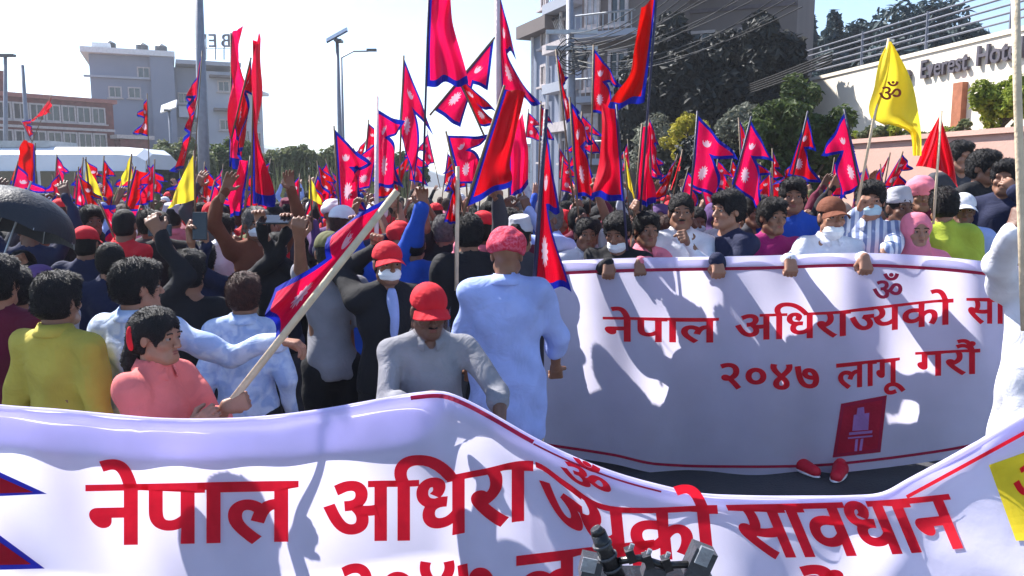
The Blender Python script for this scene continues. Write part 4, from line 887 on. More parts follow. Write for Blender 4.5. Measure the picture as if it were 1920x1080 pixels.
# ------------------------------------------------------------------ flags
PLACED = []   # (x, y) taken by people
def flag(A, B, C, D, d, label, pole=None, kind='N', m=None, pm=None, pr=.008, amp=.05, waves=2.2, ph=0, tilt=0.0, group='national flags held up over the crowd', fold=0, name='flag', hold=True, dd=0):
    """A, B hoist top and bottom, C, D upper and lower tips, at distance d; tilt swings the fly end towards or away"""
    A3 = P(*A, d); B3 = P(*B, d + dd); q = P(*D, d + tilt); C3 = P(*C, d + tilt) if C else None
    if kind in 'NQ': q = B3 + (q - B3) * 1.15; C3 = (A3 * .45 + B3 * .55) + (C3 - (A3 * .45 + B3 * .55)) * 1.15
    root = empty(name, (A3 + B3) / 2); tag(root, label, 'flag', group)
    H = 1.22; V = []; F = []; UV = []; up = (A3 - B3) / H; g = Vector((0, -1, 0)); rs_ = random.Random(str(A) + str(D)); p1, p2 = rs_.uniform(0, 6), rs_.uniform(0, 6)
    d0 = q - B3; size = max(d0.length, (A3 - B3).length)
    def pos(x, y):
        if kind in 'NQ':
            dC = (C3 - (B3 + up * .55)) / .93; t = min(1, y / .55); s_ = t * t * (3 - 2 * t); dr = d0 * (1 - s_) + dC * s_
        else: dr = d0
        p = B3 + up * y + dr * x; hm = min(1, x * 1.6)
        w = amp * size * 3.6 * (math.sin(waves * 2 * math.pi * x + 1.8 * y + p1 + ph) * hm * .5 + .35 * math.sin(waves * 4.3 * x - 4 * y + p2) * hm + .22 * math.sin(11 * y + 6 * x + p2) * hm)
        side = up.cross(g).normalized(); w2 = amp * size * .9 * math.sin(9 * x + 7 * y + p2) * hm
        return p + g * w + (d0.normalized() * -abs(w2) if fold else Vector((0, 0, w2 * .5)))
    def strip(rows, wfun, y0, y1, n):
        b0 = len(V)
        for i in range(rows + 1):
            y = y0 + (y1 - y0) * i / rows; wd = max(wfun(y), .004)
            for j in range(n + 1): x = wd * j / n; V.append(tuple(pos(x, y))); UV.append((x / 2, y / 2))
        for i in range(rows):
            for j in range(n): k = b0 + i * (n + 1) + j; F.append((k, k + 1, k + n + 2, k + n + 1))
    if kind == 'Q':
        strip(28, lambda y: 1 - .35 * (y / H), 0, H, 22); UV[:] = [(u * .33, v_ * .42) for u, v_ in UV]
    elif kind == 'N': strip(14, lambda y: 1 - y / .95, 0, .55, 22); strip(16, lambda y: .93 * (H - y) / .67, .55, H, 22)
    else: strip(26, lambda y: max(0, 1 - y / H) ** .9, 0, H, 22)
    me = mesh_np('cloth', V, F); ul = me.uv_layers.new(name='UVMap'); li = np.empty(len(me.loops), np.int32); me.loops.foreach_get('vertex_index', li); ul.data.foreach_set('uv', np.array(UV, np.float32)[li].ravel())
    link('cloth', me, m or (M_FLAGQ if kind == 'Q' else M_FLAG), root, True)
    if pole:
        T = P(*pole[0], d); Bp = P(*pole[1], d + (pole[2] if len(pole) > 2 else 0)); MB().tube([T, T.lerp(Bp, .5), Bp], pr, 8).build('pole', pm or M_POLE, root, True, True)
        if hold: HOLD.append((Bp, d, T))
    else:
        T = A3 + up * .02; MB().tube([T, B3 - up * .25], pr, 8).build('pole', pm or M_POLE, root, True, True)
    return root, pos
HOLD = []
FL = 'crimson double pennant flag with blue border'
def nf(A, B, C, D, d, what, pole=None, **k): return flag(A, B, C, D, d, what, pole, **k)
G2 = 'flags held up over the crowd'
nf((66, 272), (66, 346), (38, 300), (28, 346), 10, 'small crimson flag before the bus at far left', ((66, 268), (68, 420)), kind='Q')
nf((107, 292), (101, 345), (128, 325), (130, 372), 10, 'narrow blue edged crimson flag second from the left before bus', ((107, 285), (98, 430)))
nf((155, 300), (147, 392), (140, 350), (176, 398), 9, 'hanging crimson flag left of the small yellow pennant', ((156, 295), (146, 440)))
flag((161, 300), (160, 345), None, (196, 378), 7, 'small yellow pennant beside hanging crimson flags at left', ((160, 298), (176, 430)), 'T', M_YFLAG, amp=.03)
nf((194, 298), (188, 365), (214, 330), (208, 402), 9.3, 'crimson flag right of the small yellow pennant', ((195, 292), (186, 430)))
flag((246, 290), (248, 334), None, (222, 352), 7, 'tiny yellow pennant above the bus end', ((247, 288), (234, 420)), 'T', M_YFLAG, amp=.03)
nf((252, 318), (228, 405), (268, 372), (250, 425), 7.5, 'crimson flag leaning left, below tiny yellow pennant', ((254, 312), (215, 470)), kind='Q')
nf((186, 382), (238, 500), (220, 400), (256, 470), 6, 'crimson flag slanting down to the right behind red capped man', ((184, 374), (246, 520)), amp=.07)
nf((262, 392), (228, 478), (205, 400), (200, 455), 6.3, 'crimson flag crossing another one behind red capped man', ((264, 385), (224, 500)), amp=.06)
_, yp = flag((364, 288), (366, 374), None, (314, 390), 6.4, 'large yellow triangular pennant left of centre left', ((364, 282), (367, 440)), 'T', M_YFLAG, amp=.03)
nf((383, 308), (378, 395), (408, 350), (432, 396), 9.5, 'crimson flag right of the yellow triangle', ((384, 303), (376, 430)))
flag((378, 102), (366, 222), (352, 200), (352, 238), 12, 'drooping crimson flag, upper of two wrapped along the tall pole', ((379, 95), (362, 345)), amp=.06, tilt=.3)
nf((370, 190), (345, 315), (352, 240), (325, 322), 11.8, 'drooping crimson flag hanging lowest beside tall grey pole', None, amp=.05)
nf((276, 182), (279, 256), (262, 220), (252, 250), 14, 'small crimson flag against the grey office block', ((276, 175), (280, 330)))
flag((96, 182), (66, 222), (92, 212), (60, 226), 16, 'faded pinkish flag in front of brick building', ((97, 178), (50, 290)), m=M_RFLAG)
nf((40, 228), (56, 258), (58, 226), (62, 250), 16, 'little dark red flag beside the slim lamp post', None)
nf((434, 68), (430, 312), (456, 175), (448, 318), 7, 'very tall navy edged flag, left of the twin tall flags', ((433, 62), (436, 470)), amp=.05, waves=1.5, fold=1, kind='Q')
nf((475, 82), (474, 382), (486, 228), (514, 384), 6.5, 'very tall crimson flag, right of the twin tall flags', ((476, 76), (470, 470)), amp=.045, waves=1.6, kind='Q')
nf((470, 110), (440, 235), (476, 180), (452, 300), 6.8, 'pinkish crumpled flag between the twin tall flags', None, amp=.06, fold=1)
nf((468, 300), (452, 402), (432, 360), (436, 405), 6.2, 'low crimson flag below the twin tall flags', ((470, 292), (450, 470)), kind='Q')
flag((580, 330), (579, 372), None, (606, 386), 7, 'small yellow pennant in front of median shrubs', ((581, 328), (586, 430)), 'T', M_YFLAG, amp=.03)
nf((628, 243), (638, 392), (690, 312), (682, 400), 7, 'broad crimson flag with a pale sun left of pink pole', ((626, 236), (640, 455)), amp=.06)
nf((562, 330), (560, 392), (540, 360), (530, 394), 9, 'small dark crimson flag left of the small yellow pennant', ((562, 325), (560, 430)))
nf((707, 205), (707, 350), (752, 236), (748, 350), 4.9, 'crimson flag flying from a pale pink pole', ((706, 182), (706, 458), -.5), pm=M_POLEPINK, pr=.013, amp=.07, hold=False)
nf((757, 108), (748, 240), (805, 244), (775, 335), 6.5, 'tall pointed crimson flag with black tip left of centre', ((757, 104), (746, 400)), amp=.04)
nf((804, -14), (797, 162), (848, 48), (868, 158), 5.6, 'sunlit crimson flag on a long thin pole at top centre', ((805, -40), (793, 350)), amp=.06, pm=M_POLEDARK, pr=.008, kind='Q')
nf((926, 74), (814, 206), (908, 166), (857, 236), 6.2, 'crimson flag spread on a diagonal pole across bright sky', ((928, 70), (806, 216)), amp=.02, waves=1, hold=False)
nf((846, 128), (900, 236), (928, 212), (938, 238), 5.9, 'dark crimson flag hanging below the diagonal one', ((838, 98), (908, 255)), amp=.05, hold=False)
nf((934, -22), (940, 172), (964, 108), (1004, 194), 4.9, 'crimson and navy flag on thick pink pole at top centre', ((932, -40), (938, 330)), pm=M_POLEPINK, pr=.018, amp=.05)
nf((943, 170), (874, 388), (956, 292), (948, 352), 4.8, 'large bright crimson flag with blue diagonal edge in the centre', ((946, 160), (868, 405)), amp=.03, waves=1.3, kind='Q')
nf((838, 254), (862, 345), (912, 260), (905, 340), 6, 'crimson flag with sun behind the large central flag', ((836, 246), (870, 400)), amp=.06)
flag((858, 316), (856, 420), (842, 350), (836, 418), 4.5, 'crimson and white flag furled against a white stick', ((858, 312), (856, 545)), pm=M_POLELIGHT, pr=.012, m=M_FLAG, amp=.05)
nf((952, 250), (955, 378), (988, 275), (986, 352), 7, 'crimson flag directly right of the large central flag', ((951, 244), (956, 430)), kind='Q')
nf((1022, 222), (1002, 536), (1044, 398), (1062, 545), 4.0, 'long crimson and navy flag hanging right beside the red turban', ((1024, 205), (1000, 560)), amp=.03, waves=1.2, pr=.012, pm=M_POLEDARK, hold=False)
nf((1014, 196), (1010, 255), (1034, 232), (1036, 262), 7, 'tiny dark crimson flag above the navy hanging flag', ((1014, 190), (1008, 430)))
nf((1043, 97), (1062, 232), (1064, 150), (1084, 215), 7, 'crumpled pinkish flag before the grey apartment tower', ((1042, 92), (1078, 400)), amp=.05, fold=1)
nf((1070, 190), (1082, 368), (1108, 268), (1122, 372), 6, 'crimson flag hanging left of the brown raised arm', ((1068, 182), (1086, 430)), amp=.06)
nf((1113, 90), (1109, 210), (1160, 160), (1152, 220), 7, 'crimson flag with moon before the dark balconies', ((1113, 84), (1106, 400)), amp=.05)
nf((1231, -8), (1208, 192), (1182, 130), (1148, 205), 5.4, 'large sunlit crimson flag with blue edge before dark building', ((1232, -20), (1200, 400)), amp=.04, waves=1.6, pm=M_POLEDARK, kind='Q')
nf((1158, 205), (1172, 378), (1128, 290), (1116, 372), 5.2, 'large shiny crimson flag beside the brown raised arm', ((1156, 195), (1176, 470)), amp=.05, waves=1.5, pm=M_POLEDARK, kind='Q')
flag((1171, 288), (1178, 350), None, (1192, 378), 8, 'yellow pennant peeping beside large shiny crimson flag', ((1170, 284), (1182, 430)), 'T', M_YFLAG, amp=.03)
nf((1203, 240), (1190, 386), (1218, 310), (1222, 384), 6, 'narrow violet crimson flag left of the thin red one', ((1204, 232), (1186, 440)), amp=.06, kind='Q')
nf((1217, 220), (1222, 318), (1234, 270), (1238, 335), 7, 'thin red flag among bushes right of dark pole', ((1216, 214), (1224, 430)), amp=.05)
flag((1278, 285), (1262, 342), (1272, 322), (1258, 354), 8, 'small pinkish flag over the man with a stick', ((1280, 280), (1252, 420)), m=M_RFLAG)
nf((1307, 214), (1296, 350), (1374, 300), (1340, 370), 6, 'spread crimson flag with oval moon and blue pole', ((1308, 208), (1290, 440)), amp=.035, pm=M_POLEDARK)
nf((1407, 224), (1372, 345), (1442, 302), (1428, 396), 6, 'crimson flag with two pale emblems on slanted blue pole', ((1409, 218), (1352, 440)), amp=.035, pm=M_POLEDARK)
nf((1386, 224), (1392, 320), (1412, 290), (1440, 330), 7.5, 'crimson flag mostly hidden behind the slanted blue pole one', ((1385, 220), (1396, 430)))
nf((1449, 283), (1448, 335), (1462, 318), (1474, 334), 9, 'plain little red flag under the leafy bush', ((1448, 278), (1450, 420)))
nf((1514, 214), (1476, 330), (1526, 282), (1530, 342), 6.6, 'crimson flag leaning right with blue hoist, right of bush', ((1515, 208), (1466, 420)), amp=.025, pm=M_POLEDARK)
nf((1584, 210), (1618, 348), (1546, 292), (1578, 372), 6.2, 'crimson flag opening to the left beside the yellow flag', ((1583, 204), (1628, 440)), amp=.025, pm=M_POLEDARK)
nf((1692, 288), (1654, 352), (1706, 318), (1690, 350), 8, 'low crimson flag behind the pole of the yellow flag', ((1693, 284), (1648, 420)))
nf((1668, 290), (1650, 350), (1648, 330), (1634, 356), 8.5, 'low red flag at the foot of the big yellow flag', ((1669, 286), (1646, 420)))
r_ = empty('flag', P(1680, 160, 5.5)); tag(r_, 'big yellow flag bearing a brown om symbol', 'flag', 'yellow pennants held over the crowd')
yl = interp([(78, 1666), (110, 1650), (160, 1640), (222, 1634), (240, 1690), (250, 1706), (292, 1712)]); yr = interp([(78, 1671), (100, 1684), (130, 1700), (160, 1712), (210, 1722), (250, 1727), (292, 1728)])
v = []; f = []
for i in range(41):
    py = 78 + 214 * i / 40
    for j in range(25):
        t = j / 24; px = yl(py) * (1 - t) + yr(py) * t; v.append(tuple(P(px, py + (6 * math.sin(t * 9) if py < 230 else 0) * (py - 78) / 150, 5.5 + .05 * math.sin(t * 7 + py / 40) * min(1, t * 3) + .10 * max(0, t - .75) * math.sin(py / 18))))
for i in range(40):
    for j in range(24): k = i * 25 + j; f.append((k, k + 1, k + 26, k + 25))
link('cloth', mesh_np('cloth', v, f), M_YFLAG, r_, True); MB().tube([P(1667, 72, 5.5), P(1606, 392, 5.5)], .010, 8).build('pole', M_POLELIGHT, r_, True, True)
def on_plane(px, py): return P(px, py, 5.5 - .075)
V_, F_ = word(['ॐ'], .012); mb = MB(); a_ = min(v[0] for v in V_); b_ = max(v[0] for v in V_)
mb.v = [tuple(on_plane(1648 + (x - a_) / (b_ - a_) * 42, 152 + (.87 - y) * 44) - Vector((0, l * .0006, 0))) for x, y, l in V_]; mb.f = F_; mb.build('om_symbol', M_OM, r_, True)
rt = empty('flag', P(1760, 290, 5.8)); tag(rt, 'plain red flag draped like a tent over a thin stick', 'flag', 'plain red flags')
v = []; f = []; top_ = P(1763, 214, 5.8)
for i in range(15):
    t = i / 14; 
    for j in range(25):
        s_ = j / 24; bx = 1713 + (1800 - 1713) * s_; by = 312 + 40 * s_ - 14 * math.sin(s_ * 3.14); bq = P(bx, by, 5.8 + .09 * math.sin(s_ * 19)); v.append(tuple(top_.lerp(bq, t) + Vector((0, .03 * math.sin(t * 5 + s_ * 9) * t, 0))))
for i in range(14):
    for j in range(24): k = i * 25 + j; f.append((k, k + 1, k + 26, k + 25))
link('cloth', mesh_np('c', v, f), M_RFLAG, rt, True); MB().tube([P(1765, 208, 5.8), P(1750, 420, 5.6)], .009, 8).build('pole', M_POLELIGHT, rt, True, True); HOLD.append((P(1750, 420, 5.6), 5.6, None))
for i, (px, py, d, s_) in enumerate(((140, 330, 12, 1), (208, 345, 12, -1), (415, 330, 11, -1), (600, 345, 12, 1), (655, 330, 10, 1), (735, 300, 8, -1), (770, 280, 9, 1), (905, 300, 9, 1), (975, 290, 10, -1), (1055, 300, 9, 1), (1095, 250, 9, -1), (1345, 300, 10, 1), (1425, 310, 10, -1), (1500, 310, 10, 1), (1560, 330, 11, -1), (1640, 325, 12, 1), (690, 230, 9, 1), (870, 285, 8, -1), (990, 210, 11, 1), (1090, 215, 8, 1), (245, 350, 9, 1), (175, 345, 8, -1), (480, 330, 9, 1))):
    h = 520 / d
    nf((px, py), (px - 4 * s_, py + h), (px + s_ * h * .55, py + h * .6), (px + s_ * h * .5, py + h * 1.15), d, 'small distant crimson flag %s, %s' % ('opening right' if s_ > 0 else 'opening left', ['left of small yellow pennant', 'over crossing flags at left', 'right of yellow triangle', 'right of tiny yellow pennant', 'left of pink pole', 'right of pink pole', 'behind tall pointed flag', 'behind sunlit top flag', 'right of large central flag', 'near the utility pole foot', 'on the utility pole side', 'behind spread flag with oval moon', 'behind slanted blue pole', 'left of the leaning flag', 'right of leaning flag', 'beside yellow flag pole', 'above pink pole', 'behind furled white flag', 'above navy hanging flag', 'before the dark balconies', 'before the bus rear', 'over the bus middle', 'right of twin tall flags'][i]), ((px + 1, py - 6), (px - 8 * s_, py + h * 1.9)), amp=.06, group='smaller flags deep in the crowd', hold=False)
qf = random.Random(21); k_ = 0
while k_ < 52:
    px = qf.choice([qf.uniform(20, 700), qf.uniform(600, 1250), qf.uniform(1200, 1700)]); d = qf.uniform(6.6, 11.5); h = qf.uniform(480, 640) / d; py = qf.uniform(290, 345) - (40 if 640 < px < 1240 else 0); s_ = qf.choice([1, -1]); ln = qf.uniform(-.35, .35); k_ += 1
    if px > 1600: py += 15
    zone = ('below the bus roof' if px < 130 else 'before the bus end' if px < 265 else 'left of yellow triangle' if px < 345 else 'right of yellow triangle' if px < 440 else 'below twin tall flags' if px < 540 else 'before median shrubs' if px < 690 else 'left of white stick' if px < 850 else
            'left of red turban' if px < 950 else 'right of red turban' if px < 1060 else 'by the bare forearm' if px < 1180 else 'above the man with stick' if px < 1330 else 'left of capped man' if px < 1540 else 'behind the yellow flag pole')
    zone = ('leaning left' if ln < -.12 else 'leaning right' if ln > .12 else 'held upright') + (', opening right, ' if s_ > 0 else ', opening left, ') + zone
    nf((px, py), (px - ln * h, py + h), (px + s_ * h * qf.uniform(.3, .7) - ln * h * .4, py + h * .65), (px + s_ * h * qf.uniform(.25, .6) - ln * h, py + h * 1.12), d, 'small crimson flag %s' % zone, ((px + ln * 6, py - 7), (px - ln * h * 1.9, py + h * 1.9)), amp=qf.uniform(.05, .09), group='flags packed in the crowd', hold=False, pr=.006)
# the diagonal flag carried by the woman in pink
nf((738, 366), (516, 640), (610, 452), (508, 560), 2.95, 'big crimson flag carried slanting on a thick pale stick', ((745, 358), (424, 765), -.15), amp=.035, waves=1.2, pm=M_POLELIGHT, pr=.014, hold=False, dd=-.1)
# ------------------------------------------------------------------ the people one can tell apart
def at(px, tp, d, yaw, label, hx=0.0, **k):
    x = P(px, tp, d).x; z = P(px, tp, d).z; s = z / (1.71 + hx); PLACED.append((x, d)); return person(label, Vector((x, d, 0)), s, yaw, **k)
AW = math.pi
def hd_(px, py, d, grip=.9, palm=(0, 1, 0), pole=None, dr=None):
    t = [P(px, py, d), grip, palm, pole or (0, .2, -1)]
    if dr: t.append(dr)
    return tuple(t)
# front left group
at(102, 512, 3.1, AW - .25, 'man in yellow t-shirt with thick black hair seen from behind', hands={}, top='yellow', sleeve='half', hair='thick', skin=2, near=True, low='denim')
at(252, 487, 3.25, AW - .3, 'man in pale blue checked shirt stretching one arm sideways behind woman in pink', hands={'L': hd_(522, 640, 3.2, .4, (0, 0, -1), (0, .5, -1), (1, 0, -.1))}, top='checked blue', sleeve='long', hair='thick', skin=1, near=True, g=.018, low='black', hy=-.5)
w = at(288, 578, 2.85, R(75), 'woman in pink top with black ponytail holding a slanting flag', hands={'R': hd_(424, 762, 2.80, 1, (0, 1, 0), (.2, .3, -1), (.8, .1, .2)), 'L': hd_(360, 800, 2.7, .5, (0, 1, 0), (0, 0, -1))}, top='salmon', sleeve='half', hair='long', skin=1, near=True, low='black', hpch=.05, g=.016)
cl_ = shared('clip', lambda: small_ell('clip', (.012, .02, .055))); o = link('hair_clip', cl_, CL['red'], w[0]); o.location = w[2] + Vector((-.07, .085, .0))
at(455, 513, 3.7, AW + .1, 'man with reddish lit hair and light blue shirt seen from behind', hands={}, top='checked blue', hair='thick', hairc='r', skin=2, near=True, low='black')
at(616, 436, 4.4, AW + .2, 'man in grey vest over black with a greenish cap seen from behind', hands={'R': hd_(560, 420, 3.9, .6)}, top='grey', sleeve='short', hat='cap', hatc='olive', low='black', skin=2, hair='short', g=.013, wide=.88)
at(350, 470, 3.9, AW, 'man with curly black hair in black shirt behind pale blue sleeve', hands={'R': hd_(300, 440, 3.8, .5)}, top='black', hair='thick', skin=2)
def hero_cap():
    x = at(725, 445, 4.2, R(25), 'man in black jacket with red cap and white mask gripping pink flag pole', .03, hands={'L': (P(704, 466, 4.36), 1, (0, -1, 0), (-1, 0, -.6), (.2, -.2, .9))}, top='black', sleeve='long', g=.026, skin=2, near=True, low='black', mask='mask white', hat='cap', hatc='red')
    # pale blue shirt front and collar seen in the open jacket
    f = Field((-.08, -.17, 1.08), (.08, -.02, 1.46), .01, .01); f.ell((.0, -.085, 1.30), (.038, .062, .17), .01); link('shirt_front', f.mesh('shirt_front'), CL['pale blue'], x[0])
    return x
hero_cap()
# man under red cap holding the front banner
h6 = at(802, 520, 3.2, R(12), 'man in grey shirt with red cap and clear face shield holding front banner', .03, hands={'R': hd_(938, 800, 2.92, .9, (0, 0, -1), (.9, .4, -.5), (.8, -.3, -.4)), 'L': hd_(812, 742, 2.95, .9, (0, 0, -1), (-.9, .3, -.4), (.5, -.5, -.2))}, top='grey', sleeve='half', hat='cap', hatc='red', skin=3, near=True, hpch=.25, low='dark grey', hair='thick', hy=.15, moustache=True)
# face shield: curved clear sheet hanging from the cap
M_SHIELD, nt_, b_n, o_n = nodes('clear_plastic'); b_n.inputs['Transmission Weight'].default_value = 1; b_n.inputs['Roughness'].default_value = .12; b_n.inputs['IOR'].default_value = 1.15; b_n.inputs['Base Color'].default_value = (.9, .92, .95, 1)
_t = nt_.nodes.new('ShaderNodeBsdfTransparent'); _m = nt_.nodes.new('ShaderNodeMixShader'); _m.inputs[0].default_value = .4; nt_.links.new(_t.outputs[0], _m.inputs[1]); nt_.links.new(b_n.outputs[0], _m.inputs[2]); nt_.links.new(_m.outputs[0], o_n.inputs[0])
def shield(h):
    v = []; f = []; n, m_ = 16, 10
    for i in range(n + 1):
        a = R(-70 + 140 * i / n)
        for j in range(m_ + 1): z = .035 - .2 * j / m_; r = .118 + .012 * j / m_; v.append((math.sin(a) * r * .85, .01 - math.cos(a) * r * 1.12, z))
    for i in range(n):
        for j in range(m_): k = i * (m_ + 1) + j; f.append((k, k + 1, k + m_ + 2, k + m_ + 1))
    o = link('face_shield', mesh_np('shield', v, f), M_SHIELD, h[0]); o.location = h[2]; o.rotation_euler = h[3].to_euler()
shield(h6)
# turban man
at(950, 426, 3.95, AW - .05, 'broad man in pale blue shirt and red turban seen from behind', .02, hands={'L': (P(1045, 700, 4.2), .5, (0, 1, 0), (1, -.5, -.3)), 'R': (P(880, 700, 4.2), .5, (0, 1, 0), (-1, -.5, -.3))}, top='pale blue', sleeve='half', hat='turban', hatc='turban red', skin=2, near=True, hem=.62, g=.026, wide=1.12, low='light grey')
at(878, 402, 4.9, AW + .3, 'person in black shirt with round black hair left of the red turban', hands={}, top='black', hair='thick', skin=2, g=.02)
at(952, 392, 5.6, AW, 'person with black hair showing just above the red turban', top='maroon', hair='thick')
at(775, 425, 5.1, AW, 'man in royal blue jacket with one sleeve raised straight up', hands={'R': (P(800, 372, 5.0), .3, (0, -1, 0), (1, 0, -.3), (0, 0, 1))}, top='royal blue', hair='short', g=.028, skin=2)
at(672, 470, 5.2, AW + .2, 'man in royal blue jacket lifting his arm left of the pink pole', hands={'L': (P(648, 388, 5.1), .5, (0, -1, 0), (-1, 0, -.3), (0, 0, 1))}, top='royal blue', hair='short', g=.024)
at(748, 415, 5.9, .4, 'man in white shirt with red scarf headwear behind the red capped man', .02, pose='down', top='white', hat='turban', hatc='red')
at(158, 418, 5.2, AW + .1, 'man in navy jacket wearing a bright red cap backward at left', .03, hands={}, top='navy', hat='cap', hatc='red', skin=2, g=.024)
at(205, 455, 4.6, AW, 'man in dark navy clothes behind the man in yellow', top='navy', hair='short')
at(22, 500, 3.6, AW + .4, 'man in beige shirt at the left frame edge', hands={}, top='beige', hair='thick', skin=2)
at(-12, 480, 3.3, AW, 'person in maroon and red at the far left frame edge', top='maroon', hair='thick')
at(72, 492, 4.2, AW, 'person with purple headscarf under the black umbrella', .02, hat='scarf', hatc='purple', top='light grey')
um = at(40, 470, 4.7, AW, 'person in black holding up the black umbrella', hands={'R': (P(48, 500, 4.62), 1, (0, -1, 0), (1, .2, -.8), (-.3, -.2, .8))}, top='black', hair='short')
at(378, 455, 5.0, AW + .1, 'man in navy shirt filming with a dark phone held high', hands={'R': (P(392, 452, 4.72), .55, (-.8, -.4, 0), (1, .2, -.8), (0, 0, 1)), 'L': (P(358, 452, 4.72), .55, (.8, -.4, 0), (-1, .2, -.8), (0, 0, 1))}, top='navy', hair='thick', skin=1)
at(515, 436, 5.2, AW + .3, 'man raising a tablet flat over his head', hands={'R': (P(545, 425, 4.95), .5, (0, -1, 0), (1, .2, -.8), (0, 0, 1)), 'L': (P(488, 425, 4.95), .5, (0, -1, 0), (-1, .2, -.8), (0, 0, 1))}, top='black', hair='short', skin=1)
# the row behind the rear banner
BY = 5.34
def grip_b(px, dx=0): return (P(px, bt(px) + 6, bd(px, bt(px)) - .02), .85, (0, 1, 0), (dx, .4, -1), (0, -.5, -.8))
at(1160, 398, BY, R(-25), 'man with dark hair and loose mask gripping banner top at its left', hands={'L': grip_b(1140, -.6)}, top='black', hair='thick', skin=2, near=True, hpch=.35, mask='mask white', maskdown=True, g=.02)
at(1098, 408, 5.55, R(10), 'man with bare brown forearm raised high above rear banner', hands={'R': (P(1112, 305, 5.45), .95, (0, -1, 0), (.8, 0, -.5), (.0, 0, 1))}, top='white', sleeve='short', skin=2, near=True)
at(1212, 398, BY + .1, R(10), 'person in lilac shirt with purple dark hair above rear banner', hands={'R': grip_b(1195, .4)}, top='pink', hair='thick', skin=2, near=True)
at(1278, 362, BY + .15, R(-8), 'man in white shirt and patterned scarf holding a thin stick', hands={'R': (P(1288, 452, 5.2), 1, (-1, -.2, 0), (.8, .3, -1), (-.2, -.5, .3))}, top='white', skin=2, near=True, hair='short', moustache=True)
at(1368, 358, 5.42, R(-65), 'man in dark vest looking sideways with blurred black hair', hands={'R': grip_b(1345)}, top='navy', hair='thick', skin=1, near=True, g=.02)
at(1448, 372, BY + .2, R(15), 'person in magenta top between dark vest and capped man', top='magenta', hands={}, hair='thick', skin=2, near=True)
at(1488, 334, 6.1, R(-15), 'tall dark haired man in royal blue shirt behind the capped man', top='royal blue', hands={}, hair='thick', skin=2, near=True)
at(1415, 366, 6.2, R(10), 'man in dark grey coat behind the man in dark vest', top='dark grey', hands={}, hair='thick', skin=2, near=True)
at(1560, 362, BY, R(4), 'man in white shirt and brown cap with mask under his chin', .03, hands={'R': grip_b(1620, .5), 'L': grip_b(1480, -.6)}, top='white', hat='cap', hatc='brown', skin=1, near=True, mask='mask white', maskdown=True)
at(1634, 340, BY + .25, R(-20), 'man in striped shirt and blue mask gripping yellow flag pole', hands={'L': (P(1610, 396, 5.35), 1, (.8, -.4, 0), (-.8, .2, -1), (.1, -.3, .8)), 'R': grip_b(1652, .5)}, top='striped blue', hair='thick', skin=1, near=True, mask='mask blue')
at(1686, 356, BY + .45, R(10), 'man in a pale topi hat left of pink headscarf', hands={}, top='light grey', hat='topi', hatc='light grey', skin=3, near=True)
at(1720, 392, BY + .05, R(-5), 'short woman in a pale pink headscarf just above rear banner', .03, hands={}, top='pink', hat='scarf', hatc='pink', skin=1, near=True)
at(1772, 352, 5.9, AW - .2, 'person in yellow green jacket with black hair seen from behind', hands={}, top='lime', hair='thick', g=.03)
at(1808, 356, 6.3, R(-20), 'man in white cap and pale blue shirt near right', .03, hands={}, top='pale blue', hat='cap', hatc='white', skin=3, near=True)
at(1728, 330, 6.6, R(-10), 'woman in a pink knitted hat below plain red flag', .02, hands={}, top='maroon', hat='turban', hatc='pink', skin=2, near=True)
at(1845, 282, 7.2, R(30), 'tall man in black jacket standing above others near right edge', hands={}, top='black', hair='thick', g=.03, skin=2)
at(1888, 300, 6.6, R(-40), 'person in navy coat leaning by the right edge', hands={'R': (P(1905, 360, 6.3), .5)}, top='navy', hair='thick', g=.03, skin=2)
at(1800, 265, 8.6, R(10), 'tall man in dark grey jacket against the pink wall', hands={}, top='dark grey', hair='thick', g=.03)
# man at right edge, half in frame
R1 = at(1985, 400, 3.45, R(-35), 'man in loose white shirt and red collar holding up pole at right edge', hands={'L': (P(1903, 400, 3.05), 1, (1, .2, 0), (-1, 0, -.45), (.3, 0, 1)), 'R': (P(2010, 740, 3.2), .9, (0, 1, 0))}, top='white', sleeve='long', g=.024, hem=.6, skin=3, near=True, low='light grey', amp=.004)
f = Field((-.12, -.12, 1.38), (.12, .13, 1.52), .008, .008); f.cone((0, .018, 1.42), (0, .012, 1.465), .094, .078, .02); link('red_collar', f.mesh('red_collar'), CL['red'], R1[0])
pr = empty('flag_pole', P(1910, 200, 3.0)); tag(pr, 'thick pale wooden pole gripped by the fist at right edge', 'pole'); MB().tube([P(1903, -60, 3.0), P(1908, 180, 3.0), P(1916, 430, 2.98), P(1922, 620, 2.96)], .015, 10).build('pole_shaft', M_POLELIGHT, pr, True, True)
# pair of red shoes seen under the rear banner
for px in (1502, 1572):
    p = P(px, 905, 5.0); q = link('shoe_body', shared('shoe1', lambda: shoe_mesh(1)), M_SHOER); q.name = 'red_shoe'
    q.location = (p.x - .11, 4.99, .0); so = link('sole', shared('sole', lambda: small_ell('sole', (.046, .135, .014), 8)), CL['white'], q); so.location = (.11, -.055, .012); q.rotation_mode = 'XYZ'; q.rotation_euler = (0, 0, R(20 if px < 1540 else -35)); tag(q, 'red sports shoe below the rear banner, %s of the pair' % ('left' if px < 1540 else 'right'), 'shoe')
